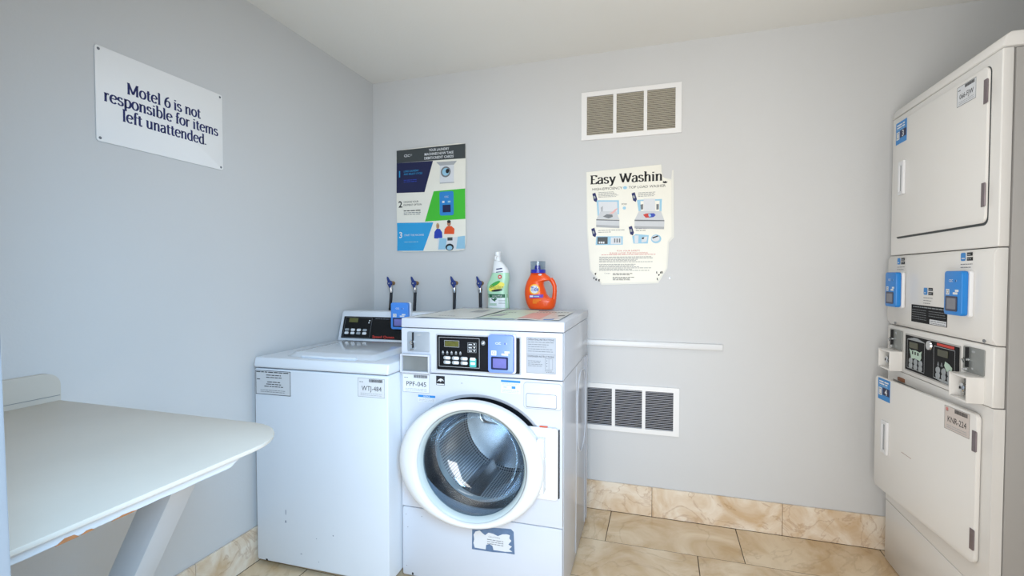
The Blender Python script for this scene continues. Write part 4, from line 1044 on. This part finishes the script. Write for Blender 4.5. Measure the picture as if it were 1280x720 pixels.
# ------------------------------------------------------------ vents
def vent(x0, z0, wd, ht, slat_m, label_):
    v = thing('wall_vent', label_, 'vent', (x0, 0, z0), 0, 'three-panel air vents on the back wall')
    m = 0.0285; gap = 0.0165; ow = (wd - 2 * m - 2 * gap) / 3; oz0, oz1 = 0.024, ht - 0.024
    s = MB()
    s.box(0, wd, -0.010, -0.0005, 0, oz0, VENTW); s.box(0, wd, -0.010, -0.0005, oz1, ht, VENTW)
    s.box(0, m, -0.010, -0.0005, oz0, oz1, VENTW); s.box(wd - m, wd, -0.010, -0.0005, oz0, oz1, VENTW)
    for k in (1, 2): a = m + k * ow + (k - 1) * gap; s.box(a, a + gap, -0.010, -0.0005, oz0, oz1, VENTW)
    s.build('frame', v, smooth=0)
    MB().box(m, wd - m, -0.0018, -0.0006, oz0, oz1, DUCT).build('duct_back', v, smooth=0)
    N_ = 22; st = (oz1 - oz0) / N_
    sm = MB(); sm.xprism([(-0.0025, 0.0), (-0.0022, 0.0012), (-0.0086, st * 0.60), (-0.0090, st * 0.46)], 0, ow, slat_m)
    src = sm.build('slat', v, smooth=0); first = True
    for k in range(3):
        for q in range(N_):
            o = src if first else bpy.data.objects.new('slat', src.data)
            if not first: C.objects.link(o); o.parent = v
            first = False
            o.location = (m + k * (ow + gap), 0, oz0 + q * st + 0.0008)
vent(1.261, 1.940, 0.495, 0.247, SLATB, 'white three-panel vent with dusty beige slats high above the torn poster')
vent(1.262, 0.424, 0.496, 0.244, SLATG, 'white three-panel vent low on the wall, partly behind the front loader')

# cable raceway along the back wall
rw = MB().xprism([(-0.0005, 0.0), (-0.014, 0.002), (-0.016, 0.008), (-0.016, 0.022), (-0.013, 0.030), (-0.0005, 0.032)], 0, 1.86, TRIMW).build('cable_raceway', bevel=0.001)
rw.location = (0.095, 0, 0.866); tag(rw, 'long white cable raceway fixed level along the back wall', 'raceway')

# ------------------------------------------------------------ water valves and hoses
def valve(x, z, drift, label_):
    v = thing('water_valve', label_, 'valve', (x, 0, z), 0, 'washer water valves on the back wall')
    b = MB(); b.lathe([(0.0, -0.001), (0.012, -0.001), (0.011, -0.006), (0.009, -0.008), (0.009, -0.016)], (0, 0, 0), BRASS, 'y', 18)
    b.lathe([(0.0, -0.038), (0.012, -0.037), (0.014, -0.031), (0.014, -0.020), (0.009, -0.015)], (0, 0, 0), BRASS, 'y', 18)
    b.build('valve_body', v)
    yc = -0.027
    MB().tube([(0, yc, -0.011), (0, yc, -0.030)], 0.0105, CHROME, 12).build('outlet', v)
    c = MB(); c.tube([(0, yc, -0.030), (0, yc, -0.036), (0.001, yc, -0.054)], [0.0135, 0.0135, 0.011], CHROME, 14); c.build('hose_coupling', v)
    h = MB(); h.lathe([(0.0, -0.050), (0.013, -0.049), (0.017, -0.043), (0.016, -0.038)], (0, 0, 0), LEVER, 'y', 16)
    h.prism([(-0.010, 0.006), (0.006, 0.014), (-0.008, 0.036), (-0.015, 0.040), (-0.016, 0.030)], -0.050, -0.042, LEVER)
    h.prism([(0.010, -0.006), (-0.008, -0.012), (0.002, -0.028), (0.010, -0.024)], -0.050, -0.042, LEVER)
    h.build('lever', v, bevel=0.0015)
    MB().lathe([(0.0, -0.0535), (0.004, -0.053), (0.005, -0.050)], (0, 0, 0), CHROME, 'y', 10).build('lever_screw', v)
    pts = [(0.001, yc, -0.052)]
    for i in range(1, 13):
        t = i / 12; pts.append((0.001 + drift * t ** 1.4, yc - 0.006 * math.sin(t * 2.6), -0.052 - 0.42 * t))
    MB().tube(pts, 0.0085, HOSE, 12).build('hose', v)
valve(0.133, 1.187, -0.050, 'blue lever water valve nearest the left corner, its hose behind the console')
valve(0.292, 1.188, -0.022, 'blue lever water valve second from the left corner, beside the blue reader')
valve(0.543, 1.190, -0.008, 'blue lever water valve third from the left, its hose behind the front loader')
valve(0.700, 1.190, 0.022, 'blue lever water valve right beside the green spray bottle')

# ------------------------------------------------------------ sheets lying on the front loader
def sheet_on_lid(name, label_, pts, seed, top_m, prints, lift=0.004):
    """a thin warped poster; pts are four corners in the washer's own axes"""
    r_ = random.Random(seed); Kx, Ky = 10, 8
    a0 = R(0.9653); ox, oy = 0.6658, -0.8219
    cx = sum(p_[0] for p_ in pts) / 4; cy = sum(p_[1] for p_ in pts) / 4
    def P(s_, t_, dz):
        a = [(pts[0][k] * (1 - s_) + pts[1][k] * s_) * (1 - t_) + (pts[3][k] * (1 - s_) + pts[2][k] * s_) * t_ for k in (0, 1)]
        z = lift * (0.5 + 0.5 * math.sin(3.1 * s_ * (1 + 0.5 * seed % 2) + seed) * math.cos(2.3 * t_ + seed)) + 0.0008
        return (a[0] - cx, a[1] - cy, z + dz)
    s = MB(); vv = []; ff = []
    for dz in (0.0012, 0.0):
        for j in range(Ky + 1):
            for i in range(Kx + 1): vv.append(P(i / Kx, j / Ky, dz))
    kk = (Kx + 1) * (Ky + 1)
    for j in range(Ky):
        for i in range(Kx):
            k = j * (Kx + 1) + i; ff += [(k, k + 1, k + Kx + 2, k + Kx + 1), (kk + k, kk + k + Kx + 1, kk + k + Kx + 2, kk + k + 1)]
    bd = [i for i in range(Kx + 1)] + [j * (Kx + 1) + Kx for j in range(1, Ky + 1)] + [Ky * (Kx + 1) + i for i in range(Kx - 1, -1, -1)] + [j * (Kx + 1) for j in range(Ky - 1, 0, -1)]
    for i in range(len(bd)): a, b = bd[i], bd[(i + 1) % len(bd)]; ff.append((a, kk + a, kk + b, b))
    s.add(vv, ff, top_m)
    T = thing(name, label_, 'poster', (ox + cx * math.cos(a0) - cy * math.sin(a0), oy + cx * math.sin(a0) + cy * math.cos(a0), 1.0632), 0.9653, 'loose posters lying on the front loader')
    sh = s.build('sheet', T)
    q = MB()
    for s0, s1, t0, t1, m in prints:
        if m not in (INK, INKL, INKG): q2, q = q, MB()
        vv = []; ff = []
        n_ = 5
        for j in range(n_ + 1):
            for i in range(n_ + 1): vv.append(P(s0 + (s1 - s0) * i / n_, t0 + (t1 - t0) * j / n_, 0.0018))
        for j in range(n_):
            for i in range(n_): k = j * (n_ + 1) + i; ff.append((k, k + 1, k + n_ + 2, k + n_ + 1))
        q.add(vv, ff, m)
        if m not in (INK, INKL, INKG): q.build('colour_panel', sh, smooth=0); q = q2
    q.build('lettering', sh, smooth=0)
    return T
FADE_G = mat('faded_green_print', (208, 222, 200), 0.4); FADE_R = mat('faded_coral_print', (226, 168, 156), 0.4); SHEETW = mat('sheet_white', (216, 216, 208), 0.3, var=0.02)
rp = lambda a, b, t, n_, m: [(a + (b - a) * k / n_ + 0.003, a + (b - a) * (k + 0.72) / n_, t, t + 0.03, m) for k in range(n_)]
sheet_on_lid('loose_poster', 'warped cream poster lying leftmost on the front loader lid', [(0.045, 0.030), (0.300, 0.022), (0.285, 0.560), (0.030, 0.550)], 1, SHEETW, [(0.55, 0.8, 0.5, 0.75, INKL)] + rp(0.3, 0.6, 0.12, 6, INKL))
sheet_on_lid('loose_poster', 'pale green printed poster lying in the middle of the front loader lid', [(0.308, 0.030), (0.462, 0.034), (0.455, 0.500), (0.300, 0.490)], 2, FADE_G, rp(0.1, 0.6, 0.60, 6, INKG) + [(0.0, 1.0, 0.0, 0.03, COBALT), (0.15, 0.5, 0.2, 0.45, INKL)])
sheet_on_lid('loose_poster', 'white poster with a faded coral panel lying in front of the orange jug', [(0.470, 0.036), (0.640, 0.034), (0.625, 0.470), (0.462, 0.440)], 3, SHEETW, [(0.0, 0.52, 0.05, 0.72, FADE_R)] + rp(0.05, 0.95, 0.82, 11, INK) + [(0.62, 0.86, 0.0, 0.10, STICKB), (0.80, 0.97, 0.40, 0.46, INK)])

# ------------------------------------------------------------ bottles on the front loader
def loft(sections, m, mb, n_=28, pw=2.4):
    """sections: z, left edge, right edge, half depth; squarish-oval rings"""
    vv = []; ff = []
    for z, a, b, dd in sections:
        for k in range(n_):
            t = 2 * math.pi * k / n_; c_, s_ = math.cos(t), math.sin(t)
            e = 2 / pw
            vv.append(((a + b) / 2 + (b - a) / 2 * math.copysign(abs(c_) ** e, c_), dd * math.copysign(abs(s_) ** e, s_), z))
    L_ = len(sections)
    for j in range(L_ - 1):
        for k in range(n_): ff.append((j * n_ + k, j * n_ + (k + 1) % n_, (j + 1) * n_ + (k + 1) % n_, (j + 1) * n_ + k))
    ff.append(tuple(range(n_))); ff.append(tuple((L_ - 1) * n_ + k for k in range(n_)))
    return mb.add(vv, ff, m)
def front_y(sections, x, z, pw=2.4):
    for (z0, a0, b0, d0), (z1, a1, b1, d1) in zip(sections, sections[1:]):
        if z0 <= z <= z1:
            t = (z - z0) / (z1 - z0 + 1e-9); a, b, dd = a0 + (a1 - a0) * t, b0 + (b1 - b0) * t, d0 + (d1 - d0) * t
            q = min(0.97, abs(x - (a + b) / 2) / ((b - a) / 2))
            return -dd * (1 - q ** pw) ** (1 / pw)
    return -0.02
class Wrap(MB):
    def wrap(s, sec, lift=0.0008):
        s.v = [(a, front_y(sec, a, c) - lift + b, c) for a, b, c in s.v]; return s
    def grid(s, u0, u1, z0, z1, y, m, k=8, shear=0.0):
        vv = []; ff = []
        for j in range(k + 1):
            for i in range(k + 1): vv.append((u0 + (u1 - u0) * i / k, y, z0 + (z1 - z0) * j / k + shear * (i / k - 0.5)))
        for j in range(k):
            for i in range(k): q = j * (k + 1) + i; ff.append((q, q + 1, q + k + 2, q + k + 1))
        return s.add(vv, ff, m)
    def fan(s, cu, cz, ru, rz, y, m, n_=20, tilt=0.0):
        vv = [(cu, y, cz)]; ff = []
        for q in (0.5, 1.0):
            for i in range(n_):
                t = 2 * math.pi * i / n_; a, b = ru * q * math.cos(t), rz * q * math.sin(t)
                vv.append((cu + a, y, cz + b + a * tilt))
        for i in range(n_):
            j = (i + 1) % n_; ff += [(0, 1 + i, 1 + j), (1 + i, 1 + n_ + i, 1 + n_ + j, 1 + j)]
        return s.add(vv, ff, m)
U = 0.000543
SB = thing('spray_bottle', 'pale green and white spray cleaner bottle standing on the front loader', 'bottle', (0.868, -0.205, 1.0655), 0)
sx = lambda X: (X - 183) * U
sz = lambda Y: (605 - Y) * U * 1.0
SBs = [(sz(Y), sx(a), sx(b), dd) for Y, a, b, dd in ((604, 84, 286, 0.026), (600, 80, 290, 0.029), (560, 84, 288, 0.030), (500, 86, 284, 0.030), (450, 78, 281, 0.030), (400, 70, 282, 0.030), (370, 78, 288, 0.030), (330, 100, 294, 0.029), (300, 114, 294, 0.028), (270, 125, 290, 0.027), (240, 130, 280, 0.025), (215, 132, 264, 0.024), (190, 135, 244, 0.021), (172, 139, 224, 0.018), (158, 142, 208, 0.015))]
body = loft(SBs[:10], BOTTLEG, MB()).build('bottle', SB, smooth=60)
sh2 = loft([(SBs[9][0] + 0.0001,) + SBs[9][1:]] + SBs[10:], CAPW, MB()).build('white_shoulder', SB, smooth=60)
hd = loft([(sz(157), sx(146), sx(208), 0.0155), (sz(140), sx(148), sx(206), 0.016), (sz(128), sx(152), sx(205), 0.016), (sz(110), sx(156), sx(204), 0.018), (sz(88), sx(154), sx(208), 0.022), (sz(74), sx(158), sx(206), 0.022), (sz(69), sx(166), sx(198), 0.016)], CAPW, MB()); hd.build('spray_head', SB, smooth=50)
tr = MB(); tr.tube([(sx(180), -0.012, sz(112)), (sx(178), -0.034, sz(120)), (sx(177), -0.036, sz(150))], [0.006, 0.005, 0.004], CAPW, 10); tr.build('trigger', SB)
q = Wrap()
q.grid(sx(92), sx(283), sz(598), sz(505), 0, CAPW, 8)
q.grid(sx(88), sx(280), sz(502), sz(470), -0.0004, DGREEN, 8); q.text('EUCALYPTUS', sx(190), sz(496), 0.013, -0.0008, KEYW, 'c', fit=0.050)
q.fan(sx(182), sz(402), 0.042, 0.021, -0.0004, YELLOW, 22, 0.30); q.fan(sx(165), sz(378), 0.030, 0.010, -0.0006, MGREEN, 18, 0.5); q.fan(sx(188), sz(434), 0.030, 0.006, -0.0006, INK, 18, 0.12)
q.text('OdoBan', sx(185), sz(416), 0.022, -0.0010, DGREEN, 'c', fit=0.071, bold=0.03); q.text('OdoBan', sx(187), sz(415), 0.021, -0.0013, YELLOW, 'c', fit=0.069)
q.fan(sx(217), sz(308), 0.0105, 0.0105, -0.0004, REDI, 16); q.fan(sx(217), sz(308), 0.005, 0.004, -0.0007, KEYW, 10)
for X, Y in ((145, 520), (160, 528), (176, 520), (165, 515)): q.fan(sx(X), sz(Y), 0.008, 0.004, -0.0006, DGREEN, 8, 0.6 * (1 if X > 160 else -1))
for k in range(3):
    q.grid(sx(115), sx(185), sz(560 + 8 * k), sz(557 + 8 * k), -0.0006, MGREEN, 2); q.grid(sx(205), sx(265), sz(530 + 14 * k), sz(527 + 14 * k), -0.0006, INKG, 2)
q.wrap(SBs).build('lettering', body, smooth=0)
q = Wrap(); q.grid(sx(178), sx(236), sz(238), sz(228), 0, NAVY, 4, 0.004); q.grid(sx(178), sx(244), sz(265), sz(258), 0, NAVY, 4, 0.004); q.wrap(SBs).build('lettering', sh2, smooth=0)

JG = thing('detergent_jug', 'orange detergent jug with a clear cup cap standing on the front loader', 'jug', (1.092, -0.200, 1.0655), 0)
sx = lambda X: (X - 600) * U
sz = lambda Y: (608 - Y) * U
JS = [(sz(Y), sx(a), sx(b), dd) for Y, a, b, dd in ((607, 498, 708, 0.032), (602, 488, 720, 0.036), (580, 475, 732, 0.038), (545, 462, 740, 0.039), (515, 454, 744, 0.039), (498, 451, 680, 0.039), (470, 449, 655, 0.038), (440, 449, 645, 0.037), (410, 453, 634, 0.036), (380, 460, 626, 0.035), (355, 468, 630, 0.034), (340, 475, 708, 0.033), (320, 486, 692, 0.031), (300, 496, 668, 0.028), (285, 503, 648, 0.025), (274, 506, 640, 0.022))]
s = MB(); loft(JS, ORANGE, s, 32)
s.tube([(sx(690), 0, sz(330)), (sx(712), 0, sz(355)), (sx(728), 0, sz(395)), (sx(731), 0, sz(440)), (sx(727), 0, sz(485)), (sx(722), 0, sz(520)), (sx(715), 0, sz(545))], [0.012, 0.0115, 0.011, 0.0105, 0.011, 0.012, 0.013], ORANGE, 16)
jb = s.build('jug_body', JG, smooth=60)
MB().lathe([(0.0, sz(275)), (0.0375, sz(275)), (0.0375, sz(246)), (0.030, sz(242)), (0.016, sz(242))], (sx(573), 0, 0), CAPB, 'z', 28).build('collar', JG)
MB().lathe([(0.016, sz(243)), (0.014, sz(215)), (0.012, sz(206)), (0.0, sz(204))], (sx(568), 0, 0), CAPB, 'z', 18).build('spout', JG)
MB().lathe([(0.036, sz(246)), (0.0372, sz(168)), (0.0, sz(166))], (sx(571), 0, 0), CUP, 'z', 28).build('clear_cup', JG, recalc=True)
q = Wrap()
q.fan(sx(556), sz(425), 0.0265, 0.0265, 0, YORANGE, 24); q.fan(sx(556), sz(425), 0.020, 0.020, -0.0004, KEYW, 22)
q.text('Tide', sx(558), sz(440), 0.030, -0.0008, COBALT, 'c', fit=0.040, bold=0.02)
q.grid(sx(508), sx(636), sz(502), sz(474), -0.0002, PURPLE, 6, 0.004); q.grid(sx(512), sx(545), sz(496), sz(480), -0.0006, KEYW, 4); q.grid(sx(550), sx(600), sz(494), sz(484), -0.0006, PALEB, 3)
for k in range(3): q.grid(sx(540), sx(620 - 20 * k), sz(524 + 14 * k), sz(519 + 14 * k), -0.0004, YORANGE, 2)
q.wrap(JS).build('lettering', jb, smooth=0)
Wrap().fan(sx(603), sz(290), 0.009, 0.005, -0.0002, KEYW, 12).wrap(JS).build('neck_mark', jb, smooth=0)
